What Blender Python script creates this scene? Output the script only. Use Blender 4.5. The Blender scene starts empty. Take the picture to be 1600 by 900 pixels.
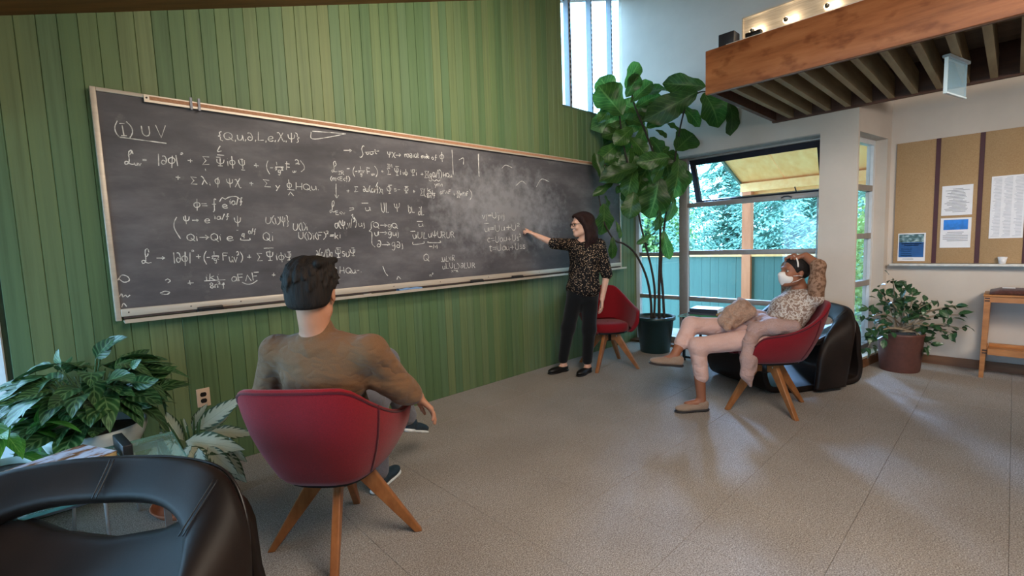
import bpy, bmesh, math, random
import numpy as np
from mathutils import Vector, Matrix

# ---------------------------------------------------------------- camera
S = bpy.context.scene
COL = S.collection
PI = math.pi
cam_d = bpy.data.cameras.new('camera')
cam = bpy.data.objects.new('camera', cam_d)
COL.objects.link(cam)
cam_d.sensor_width = 36.0
cam_d.lens = 16.6
cam_d.clip_start = 0.02
def _cam_axes(pitch, roll, yaw):
    F = Vector((math.cos(pitch)*math.cos(yaw), math.cos(pitch)*math.sin(yaw), -math.sin(pitch)))
    R = Vector((math.sin(yaw), -math.cos(yaw), 0))
    U = R.cross(F)
    c, s = math.cos(roll), math.sin(roll)
    return F, c*R + s*U, -s*R + c*U
_F, _R, _U = _cam_axes(math.radians(5.334), math.radians(-2.076), math.radians(46.763))
cam.matrix_world = Matrix(((_R.x, _U.x, -_F.x, 0), (_R.y, _U.y, -_F.y, 0), (_R.z, _U.z, -_F.z, 1.35), (0, 0, 0, 1)))
S.camera = cam

# ---------------------------------------------------------------- sky, sun, lamps, exposure
W = bpy.data.worlds.new('world')
S.world = W
W.use_nodes = True
bg = W.node_tree.nodes['Background']
bg.inputs['Color'].default_value = (0.38, 0.67, 1.0, 1)
bg.inputs['Strength'].default_value = 10.0
sun_d = bpy.data.lights.new('sun', 'SUN')
sun_d.energy = 7.0
sun_d.angle = math.radians(6)
sun_d.color = (0.34, 0.56, 1.0)
sun = bpy.data.objects.new('sun', sun_d)
COL.objects.link(sun)
_sd = Vector((math.cos(math.radians(29))*math.cos(math.radians(22)), math.sin(math.radians(29))*math.cos(math.radians(22)), math.sin(math.radians(22))))
sun.rotation_euler = (-_sd).to_track_quat('-Z', 'Y').to_euler()
def area(name, loc, target, sx, sy, watts, color, spread=180):
    d = bpy.data.lights.new(name, 'AREA')
    d.shape = 'RECTANGLE'; d.size = sx; d.size_y = sy
    d.energy = watts; d.color = color; d.spread = math.radians(spread)
    o = bpy.data.objects.new(name, d)
    COL.objects.link(o)
    o.location = loc
    o.rotation_euler = (Vector(target) - Vector(loc)).to_track_quat('-Z', 'Y').to_euler()
    return o
area('warm_fill_light', (1.2, 0.0, 2.75), (1.6, 1.4, 0), 1.8, 1.8, 92, (1.0, 0.86, 0.70))  # added unseen area light, warm ambient fill from overhead
area('warm_fill_light', (3.4, -1.7, 2.8), (6.2, 0.4, 1.95), 1.4, 1.2, 44, (1.0, 0.88, 0.75), 85)  # added unseen fill aimed at the cork wall to brighten it
area('wall_wash_light', (1.9, 1.5, 3.02), (2.1, 3.45, 2.50), 2.8, 0.3, 30, (1.0, 0.90, 0.76), 120)
S.view_settings.view_transform = 'Standard'
S.view_settings.look = 'None'
S.view_settings.exposure = 0.22
S.view_settings.gamma = 1.0
S.view_settings.use_curve_mapping = False
S.cycles.use_denoising = True
S.cycles.max_bounces = 8
S.cycles.diffuse_bounces = 5
S.cycles.transparent_max_bounces = 16
S.cycles.caustics_reflective = False
S.cycles.caustics_refractive = False
S.cycles.sample_clamp_indirect = 6.0

# ---------------------------------------------------------------- helpers
def tag(o, label=None, cat=None, group=None, kind=None):
    if label: o['label'] = label
    if cat: o['category'] = cat
    if group: o['group'] = group
    if kind: o['kind'] = kind
    return o
def link(o, parent=None):
    COL.objects.link(o)
    if parent: o.parent = parent
    return o
def empty(name, loc, rz=0, label=None, cat=None, group=None, kind=None):
    o = bpy.data.objects.new(name, None)
    o.empty_display_size = 0.1
    o.location = loc
    o.rotation_euler = (0, 0, rz)
    return tag(link(o), label, cat, group, kind)
def sharecopy(o, parent=None):
    c = o.copy()
    COL.objects.link(c)
    if parent is not None: c.parent = parent
    return c
def copy_tree(o, parent=None):
    c = sharecopy(o, parent)
    for ch in list(o.children): copy_tree(ch, c)
    return c

# ---- materials
def srgb(r, g, b):
    f = lambda v: (v/255/12.92) if v/255 <= 0.04045 else ((v/255+0.055)/1.055)**2.4
    return (f(r), f(g), f(b), 1)
class Mat:
    """small wrapper for building node materials"""
    def __init__(s, name):
        s.m = bpy.data.materials.new(name); s.m.use_nodes = True
        s.t = s.m.node_tree; s.b = s.t.nodes['Principled BSDF']; s.o = s.t.nodes['Material Output']
    def n(s, kind, **kw):
        nd = s.t.nodes.new(kind)
        for k, v in kw.items():
            if k.startswith('i_'):
                nd.inputs[k[2:].replace('_', ' ')].default_value = v
            else: setattr(nd, k, v)
        return nd
    def l(s, a, b): s.t.links.new(a, b)
    def coord(s, which='Object', scale=(1, 1, 1)):
        tc = s.n('ShaderNodeTexCoord'); mp = s.n('ShaderNodeMapping')
        mp.inputs['Scale'].default_value = scale
        s.l(tc.outputs[which], mp.inputs['Vector'])
        return mp.outputs['Vector']
    def pos(s, scale=(1, 1, 1)):
        g = s.n('ShaderNodeNewGeometry'); mp = s.n('ShaderNodeMapping'); mp.inputs['Scale'].default_value = scale
        s.l(g.outputs['Position'], mp.inputs['Vector']); return mp.outputs['Vector']
    def noise(s, vec, scale=5, detail=3, rough=0.5):
        nd = s.n('ShaderNodeTexNoise'); nd.inputs['Scale'].default_value = scale
        nd.inputs['Detail'].default_value = detail; nd.inputs['Roughness'].default_value = rough
        s.l(vec, nd.inputs['Vector']); return nd.outputs['Fac']
    def ramp(s, fac, stops):
        nd = s.n('ShaderNodeValToRGB'); cr = nd.color_ramp
        while len(cr.elements) < len(stops): cr.elements.new(0.5)
        for e, (p, c) in zip(cr.elements, stops): e.position = p; e.color = c
        s.l(fac, nd.inputs['Fac']); return nd.outputs['Color']
    def mix(s, fac, a, b, mode='MIX'):
        nd = s.n('ShaderNodeMix', data_type='RGBA', blend_type=mode)
        for v, i in ((fac, 0), (a, 6), (b, 7)):
            if isinstance(v, (int, float)) : nd.inputs[i].default_value = v
            elif isinstance(v, tuple): nd.inputs[i].default_value = v
            else: s.l(v, nd.inputs[i])
        return nd.outputs[2]
    def math(s, op, a, b=0.0, c=0.0):
        nd = s.n('ShaderNodeMath', operation=op)
        for i, v in enumerate((a, b, c)):
            if isinstance(v, (int, float)): nd.inputs[i].default_value = v
            else: s.l(v, nd.inputs[i])
        return nd.outputs[0]
    def bump(s, h, strength=0.3, dist=0.01):
        nd = s.n('ShaderNodeBump'); nd.inputs['Strength'].default_value = strength
        nd.inputs['Distance'].default_value = dist
        s.l(h, nd.inputs['Height']); s.l(nd.outputs['Normal'], s.b.inputs['Normal'])
    def col(s, c):
        if isinstance(c, tuple): s.b.inputs['Base Color'].default_value = c
        else: s.l(c, s.b.inputs['Base Color'])
    def set(s, rough=0.6, metal=0.0, spec=0.5, **kw):
        s.b.inputs['Roughness'].default_value = rough
        s.b.inputs['Metallic'].default_value = metal
        s.b.inputs['Specular IOR Level'].default_value = spec
        for k, v in kw.items(): s.b.inputs[k.replace('_', ' ')].default_value = v
        return s.m
def plain(name, c, rough=0.6, metal=0.0, spec=0.5, var=0.12, scale=20, bump=0.0, stretch=(1, 1, 1), detail=3, **kw):
    """a colour with a little noise variation"""
    M = Mat(name)
    v = M.coord('Object', stretch)
    nz = M.noise(v, scale, detail)
    d = tuple(x*(1-var) for x in c[:3]) + (1,)
    l = tuple(min(1, x*(1+var)) for x in c[:3]) + (1,)
    M.col(M.ramp(nz, [(0.3, d), (0.7, l)]))
    if bump: M.bump(nz, bump, 0.004)
    return M.set(rough, metal, spec, **kw)
def wood(name, c1, c2, rough=0.45, stretch=(1, 12, 12), scale=2.2, spec=0.4):
    M = Mat(name)
    v = M.coord('Object', stretch)
    nz = M.noise(v, scale, 6, 0.6)
    M.col(M.ramp(nz, [(0.3, c1), (0.7, c2)]))
    M.bump(nz, 0.12, 0.002)
    return M.set(rough, 0, spec)
def glass(name, tint=(0.95, 0.98, 0.98, 1), refl=0.08):
    M = Mat(name)
    tr = M.n('ShaderNodeBsdfTransparent'); tr.inputs['Color'].default_value = tint
    gl = M.n('ShaderNodeBsdfGlossy'); gl.inputs['Roughness'].default_value = 0.02
    lw = M.n('ShaderNodeLayerWeight'); lw.inputs['Blend'].default_value = 0.35
    f = M.math('MULTIPLY', lw.outputs['Fresnel'], refl/0.1)
    f = M.math('MINIMUM', f, 0.35)
    mx = M.n('ShaderNodeMixShader')
    M.l(f, mx.inputs[0]); M.l(tr.outputs[0], mx.inputs[1]); M.l(gl.outputs[0], mx.inputs[2])
    M.l(mx.outputs[0], M.o.inputs['Surface'])
    return M.m
def emit(name, c, s):
    M = Mat(name)
    M.b.inputs['Base Color'].default_value = c
    M.b.inputs['Emission Color'].default_value = c
    M.b.inputs['Emission Strength'].default_value = s
    return M.m

# ---- mesh builder
class MB:
    def __init__(s): s.v = []; s.f = []; s.sm = []; s.uv = None
    def add(s, vs, fs, smooth=False, M=None):
        b = len(s.v)
        if M is not None: vs = [tuple(M @ Vector(p)) for p in vs]
        s.v += [tuple(p) for p in vs]
        s.f += [tuple(i+b for i in f) for f in fs]
        s.sm += [smooth]*len(fs)
        return s
    def box(s, x0, x1, y0, y1, z0, z1, M=None, ch=0.0):
        if ch <= 0:
            v = [(x0,y0,z0),(x1,y0,z0),(x1,y1,z0),(x0,y1,z0),(x0,y0,z1),(x1,y0,z1),(x1,y1,z1),(x0,y1,z1)]
            f = [(0,3,2,1),(4,5,6,7),(0,1,5,4),(1,2,6,5),(2,3,7,6),(3,0,4,7)]
            return s.add(v, f, False, M)
        bm = bmesh.new()
        bmesh.ops.create_cube(bm, size=1)
        bmesh.ops.scale(bm, vec=(x1-x0, y1-y0, z1-z0), verts=bm.verts)
        bmesh.ops.translate(bm, vec=((x0+x1)/2, (y0+y1)/2, (z0+z1)/2), verts=bm.verts)
        bmesh.ops.bevel(bm, geom=bm.edges[:], offset=min(ch, 0.45*min(x1-x0, y1-y0, z1-z0)), segments=2, affect='EDGES', profile=0.5)
        s.addbm(bm, M, True); bm.free(); return s
    def addbm(s, bm, M=None, smooth=False):
        bm.verts.index_update()
        return s.add([v.co[:] for v in bm.verts], [tuple(v.index for v in f.verts) for f in bm.faces], smooth, M)
    def prism(s, poly, y0, y1, M=None):
        """poly: list of (x,z) ccw, extruded along y"""
        n = len(poly)
        v = [(x, y0, z) for x, z in poly] + [(x, y1, z) for x, z in poly]
        f = [tuple(range(n)), tuple(range(2*n-1, n-1, -1))] + [(i, i+n, (i+1) % n+n, (i+1) % n) for i in range(n)]
        return s.add(v, f, False, M)
    def slab(s, poly, z0, z1, M=None):
        """poly: list of (x,y) ccw, extruded along z"""
        n = len(poly)
        v = [(x, y, z0) for x, y in poly] + [(x, y, z1) for x, y in poly]
        f = [tuple(range(n-1, -1, -1)), tuple(range(n, 2*n))] + [(i, (i+1) % n, (i+1) % n+n, i+n) for i in range(n)]
        return s.add(v, f, False, M)
    def lathe(s, prof, n=24, M=None, close=True):
        v = []; f = []
        for r, z in prof:
            for i in range(n):
                a = 2*PI*i/n; v.append((r*math.cos(a), r*math.sin(a), z))
        for k in range(len(prof)-1):
            for i in range(n):
                j = (i+1) % n
                f.append((k*n+i, k*n+j, (k+1)*n+j, (k+1)*n+i))
        if close:
            f.append(tuple(range(n-1, -1, -1)))
            f.append(tuple((len(prof)-1)*n+i for i in range(n)))
        return s.add(v, f, True, M)
    def tube(s, pts, rad, n=8, M=None, smooth=True, closed=False):
        pts = [Vector(p) for p in pts]
        if not isinstance(rad, (list, tuple)): rad = [rad]*len(pts)
        v = []; f = []; N = len(pts); up = None
        for k, p in enumerate(pts):
            if closed: t = pts[(k+1) % N]-pts[k-1]
            else: t = pts[min(k+1, N-1)]-pts[max(k-1, 0)]
            t.normalize()
            if up is None:
                up = Vector((0, 0, 1)) if abs(t.z) < 0.9 else Vector((1, 0, 0))
            up = (up - t*up.dot(t)).normalized(); sd = t.cross(up)
            for i in range(n):
                a = 2*PI*i/n
                v.append(tuple(p + (up*math.cos(a)+sd*math.sin(a))*rad[k]))
        for k in range(N if closed else N-1):
            for i in range(n):
                j = (i+1) % n; k2 = (k+1) % N
                f.append((k*n+i, k2*n+i, k2*n+j, k*n+j))
        if not closed:
            f.append(tuple(range(n))); f.append(tuple((N-1)*n+i for i in range(n-1, -1, -1)))
        return s.add(v, f, smooth, M)
    def sphere(s, c, r, seg=12, rings=8, M=None):
        rx, ry, rz = r if isinstance(r, tuple) else (r, r, r)
        v = [(c[0], c[1], c[2]-rz)]; f = []
        for k in range(1, rings):
            a = -PI/2+PI*k/rings
            for i in range(seg):
                b = 2*PI*i/seg
                v.append((c[0]+rx*math.cos(a)*math.cos(b), c[1]+ry*math.cos(a)*math.sin(b), c[2]+rz*math.sin(a)))
        v.append((c[0], c[1], c[2]+rz)); top = len(v)-1
        for i in range(seg):
            j = (i+1) % seg
            f.append((0, 1+j, 1+i)); f.append((top, 1+(rings-2)*seg+i, 1+(rings-2)*seg+j))
            for k in range(rings-2):
                f.append((1+k*seg+i, 1+k*seg+j, 1+(k+1)*seg+j, 1+(k+1)*seg+i))
        return s.add(v, f, True, M)
    def grid(s, P, smooth=True, closeu=False, M=None):
        nu, nv = len(P), len(P[0])
        v = [tuple(p) for row in P for p in row]; f = []
        for i in range(nu if closeu else nu-1):
            for j in range(nv-1):
                i2 = (i+1) % nu
                f.append((i*nv+j, i2*nv+j, i2*nv+j+1, i*nv+j+1))
        return s.add(v, f, smooth, M)
    def build(s, name, mat, parent=None, loc=None, rot=None, fixn=False):
        me = bpy.data.meshes.new(name)
        me.from_pydata(s.v, [], s.f)
        me.polygons.foreach_set('use_smooth', s.sm)
        if fixn:
            bm = bmesh.new(); bm.from_mesh(me); bmesh.ops.recalc_face_normals(bm, faces=bm.faces[:]); bm.to_mesh(me); bm.free()
        me.update()
        if mat: me.materials.append(mat)
        o = bpy.data.objects.new(name, me)
        if loc is not None: o.location = loc
        if rot is not None: o.rotation_euler = rot
        return link(o, parent)
def mod(o, kind, **kw):
    m = o.modifiers.new(kind.lower(), kind)
    for k, v in kw.items(): setattr(m, k, v)
    return m
def spline(pts, n):
    """Catmull-Rom through pts, n samples"""
    P = np.array(pts, float); N = len(P); out = []
    E = np.vstack([2*P[0]-P[1], P, 2*P[-1]-P[-2]])
    for q in np.linspace(0, N-1, n):
        i = min(int(q), N-2); t = q-i
        a, b, c, d = E[i], E[i+1], E[i+2], E[i+3]
        out.append(0.5*((2*b)+(-a+c)*t+(2*a-5*b+4*c-d)*t*t+(-a+3*b-3*c+d)*t**3))
    return np.array(out)

# ---- signed-distance bodies (smooth unions of tapered limbs, meshed by surface nets)
class Sdf:
    def __init__(s, h=0.006): s.p = []; s.h = h
    def rc(s, a, b, ra, rb=None, k=0.02, op='add'):
        s.p.append(('rc', np.array(a, float), np.array(b, float), ra, ra if rb is None else rb, k, op)); return s
    def chain(s, pts, rad, k=0.02, op='add'):
        for i in range(len(pts)-1): s.rc(pts[i], pts[i+1], rad[i], rad[i+1], k, op)
        return s
    def ell(s, c, r, R=None, k=0.02, op='add'):
        s.p.append(('el', np.array(c, float), np.array(r, float), np.eye(3) if R is None else np.array(R, float), None, k, op)); return s
    def half(s, p, n, k=0.004):
        """keep the side the normal points away from"""
        n = np.array(n, float); s.p.append(('hp', np.array(p, float), n/np.linalg.norm(n), None, None, k, 'int')); return s
    def mesh(s, smooth=1):
        h = s.h; lo = np.full(3, 1e9); hi = -lo
        for q in s.p:
            if q[6] != 'add': continue
            if q[0] == 'rc': m = max(q[3], q[4]); l, u = np.minimum(q[1], q[2])-m, np.maximum(q[1], q[2])+m
            else:
                e = np.sqrt(((q[3]*q[2][None, :])**2).sum(1)); l, u = q[1]-e, q[1]+e
            lo = np.minimum(lo, l); hi = np.maximum(hi, u)
        lo -= 4*h; hi += 4*h
        n = np.ceil((hi-lo)/h).astype(int)+1
        D = np.full(n, 0.15, np.float32)
        ax = [lo[i]+h*np.arange(n[i]) for i in range(3)]
        for q in s.p:
            k = q[5]
            if q[0] == 'rc': m = max(q[3], q[4]); l, u = np.minimum(q[1], q[2])-m, np.maximum(q[1], q[2])+m
            elif q[0] == 'el':
                e = np.sqrt(((q[3]*q[2][None, :])**2).sum(1)); l, u = q[1]-e, q[1]+e
            else: l, u = lo, hi
            pad = k+4*h
            i0 = np.maximum(0, np.floor((l-pad-lo)/h).astype(int)); i1 = np.minimum(n, np.ceil((u+pad-lo)/h).astype(int)+1)
            if (i1 <= i0).any(): continue
            X = ax[0][i0[0]:i1[0], None, None].astype(np.float32); Y = ax[1][None, i0[1]:i1[1], None].astype(np.float32); Z = ax[2][None, None, i0[2]:i1[2]].astype(np.float32)
            if q[0] == 'rc':
                a, b = q[1], q[2]; ab = b-a; L2 = max(ab@ab, 1e-9)
                t = np.clip(((X-a[0])*ab[0]+(Y-a[1])*ab[1]+(Z-a[2])*ab[2])/L2, 0, 1)
                d = np.sqrt((X-a[0]-t*ab[0])**2+(Y-a[1]-t*ab[1])**2+(Z-a[2]-t*ab[2])**2)-(q[3]+(q[4]-q[3])*t)
            elif q[0] == 'el':
                c, r, R = q[1], q[2], q[3]
                x, y, z = X-c[0], Y-c[1], Z-c[2]
                u0 = (x*R[0, 0]+y*R[1, 0]+z*R[2, 0])/r[0]; u1 = (x*R[0, 1]+y*R[1, 1]+z*R[2, 1])/r[1]; u2 = (x*R[0, 2]+y*R[1, 2]+z*R[2, 2])/r[2]
                k0 = np.sqrt(u0*u0+u1*u1+u2*u2); k1 = np.sqrt((u0/r[0])**2+(u1/r[1])**2+(u2/r[2])**2)+1e-6
                d = k0*(k0-1)/k1
            else:
                p, nn = q[1], q[2]
                d = (X-p[0])*nn[0]+(Y-p[1])*nn[1]+(Z-p[2])*nn[2]
            sub = D[i0[0]:i1[0], i0[1]:i1[1], i0[2]:i1[2]]
            if q[6] == 'add':
                hh = np.maximum(k-np.abs(sub-d), 0)/k; r = np.minimum(sub, d)-hh*hh*k*0.25
            else:
                e = -d if q[6] == 'sub' else d
                hh = np.maximum(k-np.abs(sub-e), 0)/k; r = np.maximum(sub, e)+hh*hh*k*0.25
            D[i0[0]:i1[0], i0[1]:i1[1], i0[2]:i1[2]] = r
        V, F = surfnets(D, h, lo)
        if smooth and len(V):
            e = np.concatenate([F[:, [0, 1]], F[:, [1, 2]], F[:, [2, 3]], F[:, [3, 0]]])
            for _ in range(smooth):
                acc = np.zeros_like(V); cnt = np.zeros(len(V))
                for i, j in ((0, 1), (1, 0)):
                    for c in range(3): acc[:, c] += np.bincount(e[:, i], V[e[:, j], c], len(V))
                    cnt += np.bincount(e[:, i], minlength=len(V))
                V = 0.4*V+0.6*acc/np.maximum(cnt, 1)[:, None]
        return V, F
    def build(s, name, mat, parent=None, off=(0, 0, 0), smooth=1):
        V, F = s.mesh(smooth)
        V = V-np.array(off)
        me = bpy.data.meshes.new(name)
        me.vertices.add(len(V)); me.vertices.foreach_set('co', V.astype(np.float32).ravel())
        me.loops.add(F.size); me.loops.foreach_set('vertex_index', F.astype(np.int32).ravel())
        me.polygons.add(len(F)); me.polygons.foreach_set('loop_start', np.arange(0, F.size, 4, dtype=np.int32))
        me.polygons.foreach_set('use_smooth', np.ones(len(F), bool))
        me.update(calc_edges=True); me.validate()
        me.materials.append(mat)
        return link(bpy.data.objects.new(name, me), parent)
def surfnets(D, h, lo):
    sg = D < 0
    c = [sg[a:sg.shape[0]-1+a, b:sg.shape[1]-1+b, d:sg.shape[2]-1+d] for a in (0, 1) for b in (0, 1) for d in (0, 1)]
    cnt = sum(x.astype(np.int8) for x in c)
    I, J, K = np.nonzero((cnt > 0) & (cnt < 8))
    idx = np.full(cnt.shape, -1, np.int64); idx[I, J, K] = np.arange(len(I))
    off = [(a, b, d) for a in (0, 1) for b in (0, 1) for d in (0, 1)]
    val = np.stack([D[I+a, J+b, K+d] for a, b, d in off], 1)
    acc = np.zeros((len(I), 3)); num = np.zeros(len(I))
    for p in range(8):
        for ax in range(3):
            o = list(off[p])
            if o[ax]: continue
            o[ax] = 1; q = off.index(tuple(o))
            va, vb = val[:, p], val[:, q]; m = (va < 0) != (vb < 0)
            t = np.where(m, va/np.where(m, va-vb, 1), 0)
            for c2 in range(3):
                base = off[p][c2] + (t if c2 == ax else 0)
                acc[:, c2] += np.where(m, base, 0)
            num += m
    V = (np.stack([I, J, K], 1)+acc/num[:, None])*h+lo
    F = []
    for ax in range(3):
        A = np.swapaxes(sg, 0, ax) if ax else sg
        ch = A[:-1] != A[1:]
        ii = np.argwhere(ch); ii = ii[(ii[:, 1] > 0) & (ii[:, 2] > 0) & (ii[:, 1] < A.shape[1]-1) & (ii[:, 2] < A.shape[2]-1)]
        inside = A[ii[:, 0], ii[:, 1], ii[:, 2]]
        def g(dj, dk):
            q = ii.copy(); q[:, 1] += dj; q[:, 2] += dk
            if ax: q[:, [0, ax]] = q[:, [ax, 0]]
            return idx[q[:, 0], q[:, 1], q[:, 2]]
        quad = np.stack([g(-1, -1), g(0, -1), g(0, 0), g(-1, 0)], 1)
        flip = ~inside if ax == 0 else inside
        quad[flip] = quad[flip][:, ::-1]
        F.append(quad)
    F = np.concatenate(F)
    return V, F[(F >= 0).all(1)]
# ---------------------------------------------------------------- materials of the room
def m_carpet():
    M = Mat('carpet')
    v = M.pos()
    n1 = M.noise(v, 170, 2, 0.7); n2 = M.noise(v, 2.2, 3); n3 = M.noise(v, 45, 3, 0.6)
    a = M.ramp(n1, [(0.32, srgb(112, 104, 98)), (0.5, srgb(158, 149, 142)), (0.68, srgb(196, 189, 182))])
    b = M.ramp(n2, [(0.3, (0.86, 0.85, 0.84, 1)), (0.7, (1, 1, 1, 1))])
    c = M.mix(1.0, a, b, 'MULTIPLY')
    d = M.ramp(n3, [(0.3, (0.80, 0.79, 0.78, 1)), (0.7, (1, 1, 1, 1))])
    M.col(M.mix(0.8, c, d, 'MULTIPLY'))
    M.bump(n1, 0.35, 0.004)
    return M.set(0.95, 0, 0.15)
def m_plank():
    M = Mat('green_plank')
    oi = M.n('ShaderNodeObjectInfo')
    v = M.coord('Object', (9, 9, 0.7))
    add = M.n('ShaderNodeVectorMath', operation='ADD')
    cmb = M.n('ShaderNodeCombineXYZ')
    r100 = M.math('MULTIPLY', oi.outputs['Random'], 60.0)
    M.l(r100, cmb.inputs[0]); M.l(r100, cmb.inputs[2])
    M.l(v, add.inputs[0]); M.l(cmb.outputs[0], add.inputs[1])
    n1 = M.noise(add.outputs[0], 3.0, 6, 0.62)
    n2 = M.noise(M.coord('Object', (1, 1, 0.5)), 1.1, 2)
    base = M.ramp(oi.outputs['Random'], [(0.0, srgb(84, 108, 74)), (0.35, srgb(97, 116, 78)), (0.6, srgb(108, 121, 84)), (0.8, srgb(88, 113, 82)), (1.0, srgb(114, 122, 82))])
    gr = M.ramp(n1, [(0.25, (0.66, 0.66, 0.62, 1)), (0.5, (1, 1, 1, 1)), (0.78, (1.22, 1.16, 1.06, 1))])
    c = M.mix(1.0, base, gr, 'MULTIPLY')
    wear = M.ramp(n2, [(0.35, (0.88, 0.94, 0.88, 1)), (0.7, (1.08, 1.04, 0.98, 1))])
    M.col(M.mix(0.8, c, wear, 'MULTIPLY'))
    M.bump(n1, 0.15, 0.003)
    return M.set(0.55, 0, 0.35)
def m_plaster(name, c):
    M = Mat(name)
    v = M.coord('Object')
    n1 = M.noise(v, 1.7, 5, 0.6); n2 = M.noise(v, 38, 3)
    d = tuple(x*0.88 for x in c[:3])+(1,)
    M.col(M.ramp(n1, [(0.3, d), (0.65, c)]))
    M.bump(n2, 0.10, 0.004)
    return M.set(0.85, 0, 0.2)
CARPET = m_carpet(); PLANK = m_plank()
PLASTER = m_plaster('plaster', srgb(203, 192, 182))
BACKING = plain('wall_backing', srgb(44, 58, 40), 0.9)
CEIL = wood('ceiling_wood', srgb(96, 62, 30), srgb(134, 88, 44), 0.6, (1, 8, 1))
ALU = plain('window_aluminium', srgb(150, 142, 136), 0.45, 0.3, var=0.06)
WFRAME = plain('white_window_frame', srgb(205, 208, 212), 0.45, var=0.05)
BLACKF = plain('dark_sash_frame', srgb(26, 28, 42), 0.35, 0.2, var=0.1)
GLASS = glass('window_glass', (0.93, 0.98, 0.98, 1), 0.07)
SKIRT = wood('brown_skirting', srgb(96, 62, 40), srgb(128, 88, 58), 0.5, (8, 1, 8))
OAK_SILL = plain('pale_sill', srgb(205, 196, 176), 0.5)

YW = 3.458          # green wall face
XW = 5.40           # window wall face
def ceil_z(x): return 2.56 + 0.333*(x+0.1)

# ---------------------------------------------------------------- floor of carpet tiles
fl = MB(); fl.box(-2.6, 6.6, -2.7, YW+0.2, -0.12, -0.008)
floor = tag(fl.build('floor', CARPET), kind='structure')
tile = MB(); tile.box(-0.2492, 0.2492, -0.2492, 0.2492, -0.012, 0, ch=0.0)
bm = bmesh.new(); bmesh.ops.create_cube(bm, size=1)
bmesh.ops.scale(bm, vec=(0.4990, 0.4990, 0.012), verts=bm.verts); bmesh.ops.translate(bm, vec=(0, 0, -0.006), verts=bm.verts)
bmesh.ops.bevel(bm, geom=[e for e in bm.edges if all(v.co.z > -0.001 for v in e.verts)], offset=0.0014, segments=1, affect='EDGES')
tile = MB(); tile.addbm(bm); bm.free()
t0 = None
for i in range(-3, 10):
    for j in range(0, 10):
        x = 1.67+0.5*(i-0) ; y = 3.208-0.5*j
        if x > 6.3 or x < -1.2 or y < -1.4: continue
        if t0 is None: t0 = tile.build('carpet_tile', CARPET, floor); o = t0
        else: o = sharecopy(t0, floor)
        o.location = (x, y, 0)

# ---------------------------------------------------------------- green plank wall with its high window
bk = MB()
bk.prism([(-0.27, -0.1), (5.62, -0.1), (5.62, 2.835), (4.10, 2.835), (4.10, ceil_z(4.10)), (-0.27, ceil_z(-0.27))], YW+0.014, YW+0.12)
wall_green = tag(bk.build('wall_left', BACKING, fixn=True), kind='structure')
pw = 0.0808
pk = MB()
hw = pw/2-0.0004
sec = [(-hw, 0.02), (-hw, 0.003), (-hw+0.0025, 0.0), (hw-0.0025, 0.0), (hw, 0.003), (hw, 0.02)]
n = len(sec)
v = [(x, y, 0) for x, y in sec]+[(x, y, 1) for x, y in sec]
pk.add(v, [tuple(range(n-1, -1, -1)), tuple(range(n, 2*n))]+[(i, (i+1) % n, (i+1) % n+n, i+n) for i in range(n)])
p0 = None; rnd = random.Random(4)
k = 0; x = 0.04-0.0808*3
while x < 5.60:
    top = 2.835 if x > 4.09 else ceil_z(x)+0.04
    if p0 is None: p0 = pk.build('plank', PLANK, wall_green, fixn=True); o = p0
    else: o = sharecopy(p0, wall_green)
    o.location = (x, YW+rnd.uniform(-0.0012, 0.0012), 0); o.scale = (1, 1, top)
    x += pw
sill = MB(); sill.box(4.10, XW, YW-0.004, YW+0.16, 2.828, 2.850)
tag(sill.build('trim_1', plain('green_trim', srgb(86, 104, 80), 0.5)), kind='structure')

# high window above the planks
hwin = tag(MB().box(4.10, 4.125, YW+0.05, YW+0.12, 2.85, ceil_z(4.1)).build('window_1', WFRAME), kind='structure')
xs = [4.30, 4.70, 5.105, XW+0.012]
MULL = plain('grey_mullion', srgb(150, 158, 172), 0.5, var=0.05)
dots = plain('dark_slot', srgb(40, 42, 48), 0.6)
gx = [4.125]+xs
for a, b in zip(gx[:-1], gx[1:]):
    g = MB(); g.prism([(a, 2.85), (b, 2.85), (b, ceil_z(b)), (a, ceil_z(a))], YW+0.075, YW+0.079)
    g.build('pane', GLASS, hwin, fixn=True)
for q, x in enumerate(xs):
    w = 0.045 if q == 0 else 0.020
    m = MB().box(x-w/2, x+w/2, YW+0.03, YW+0.10, 2.85, ceil_z(x))
    o = m.build('mullion', MULL, hwin)
    d = MB(); z = 2.90
    while z < ceil_z(x)-0.05:
        d.box(x-0.007, x+0.007, YW+0.026, YW+0.032, z, z+0.028); z += 0.055
    tag(d.build('slots', dots, o), kind='stuff')

# ---------------------------------------------------------------- window wall
ww = MB()
yo0, yo1, zt = 1.325, YW+0.12, 2.305
ww.box(XW, 5.64, yo0, yo1, zt, 4.6)
ww.slab([(XW, 1.02), (5.433, 1.0155), (5.448, 1.13), (5.64, 1.18), (5.64, yo0), (XW, yo0)], -0.05, 4.6)
tag(ww.build('wall_back', PLASTER), kind='structure')
FX0, FX1 = 5.54, 5.60
wl = MB().box(FX0, FX1, YW-0.055, YW-0.005, 0.02, zt)
win = tag(wl.build('window_2', WFRAME), kind='structure')
def bar(y0, y1, z0, z1, name='bar', mat=ALU, x0=FX0, x1=FX1): return MB().box(x0, x1, y0, y1, z0, z1, ch=0.004).build(name, mat, win)
bar(2.735, 2.835, 0.02, zt, 'mullion', x0=FX0-0.02)
bar(1.325, 1.36, 0.02, zt, 'mullion')
for z in (1.735, 1.165, 0.60): bar(1.36, 2.735, z-0.027, z+0.027, 'rail')
for z in (1.150, 0.60): bar(2.835, YW-0.055, z-0.025, z+0.025, 'rail')
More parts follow.
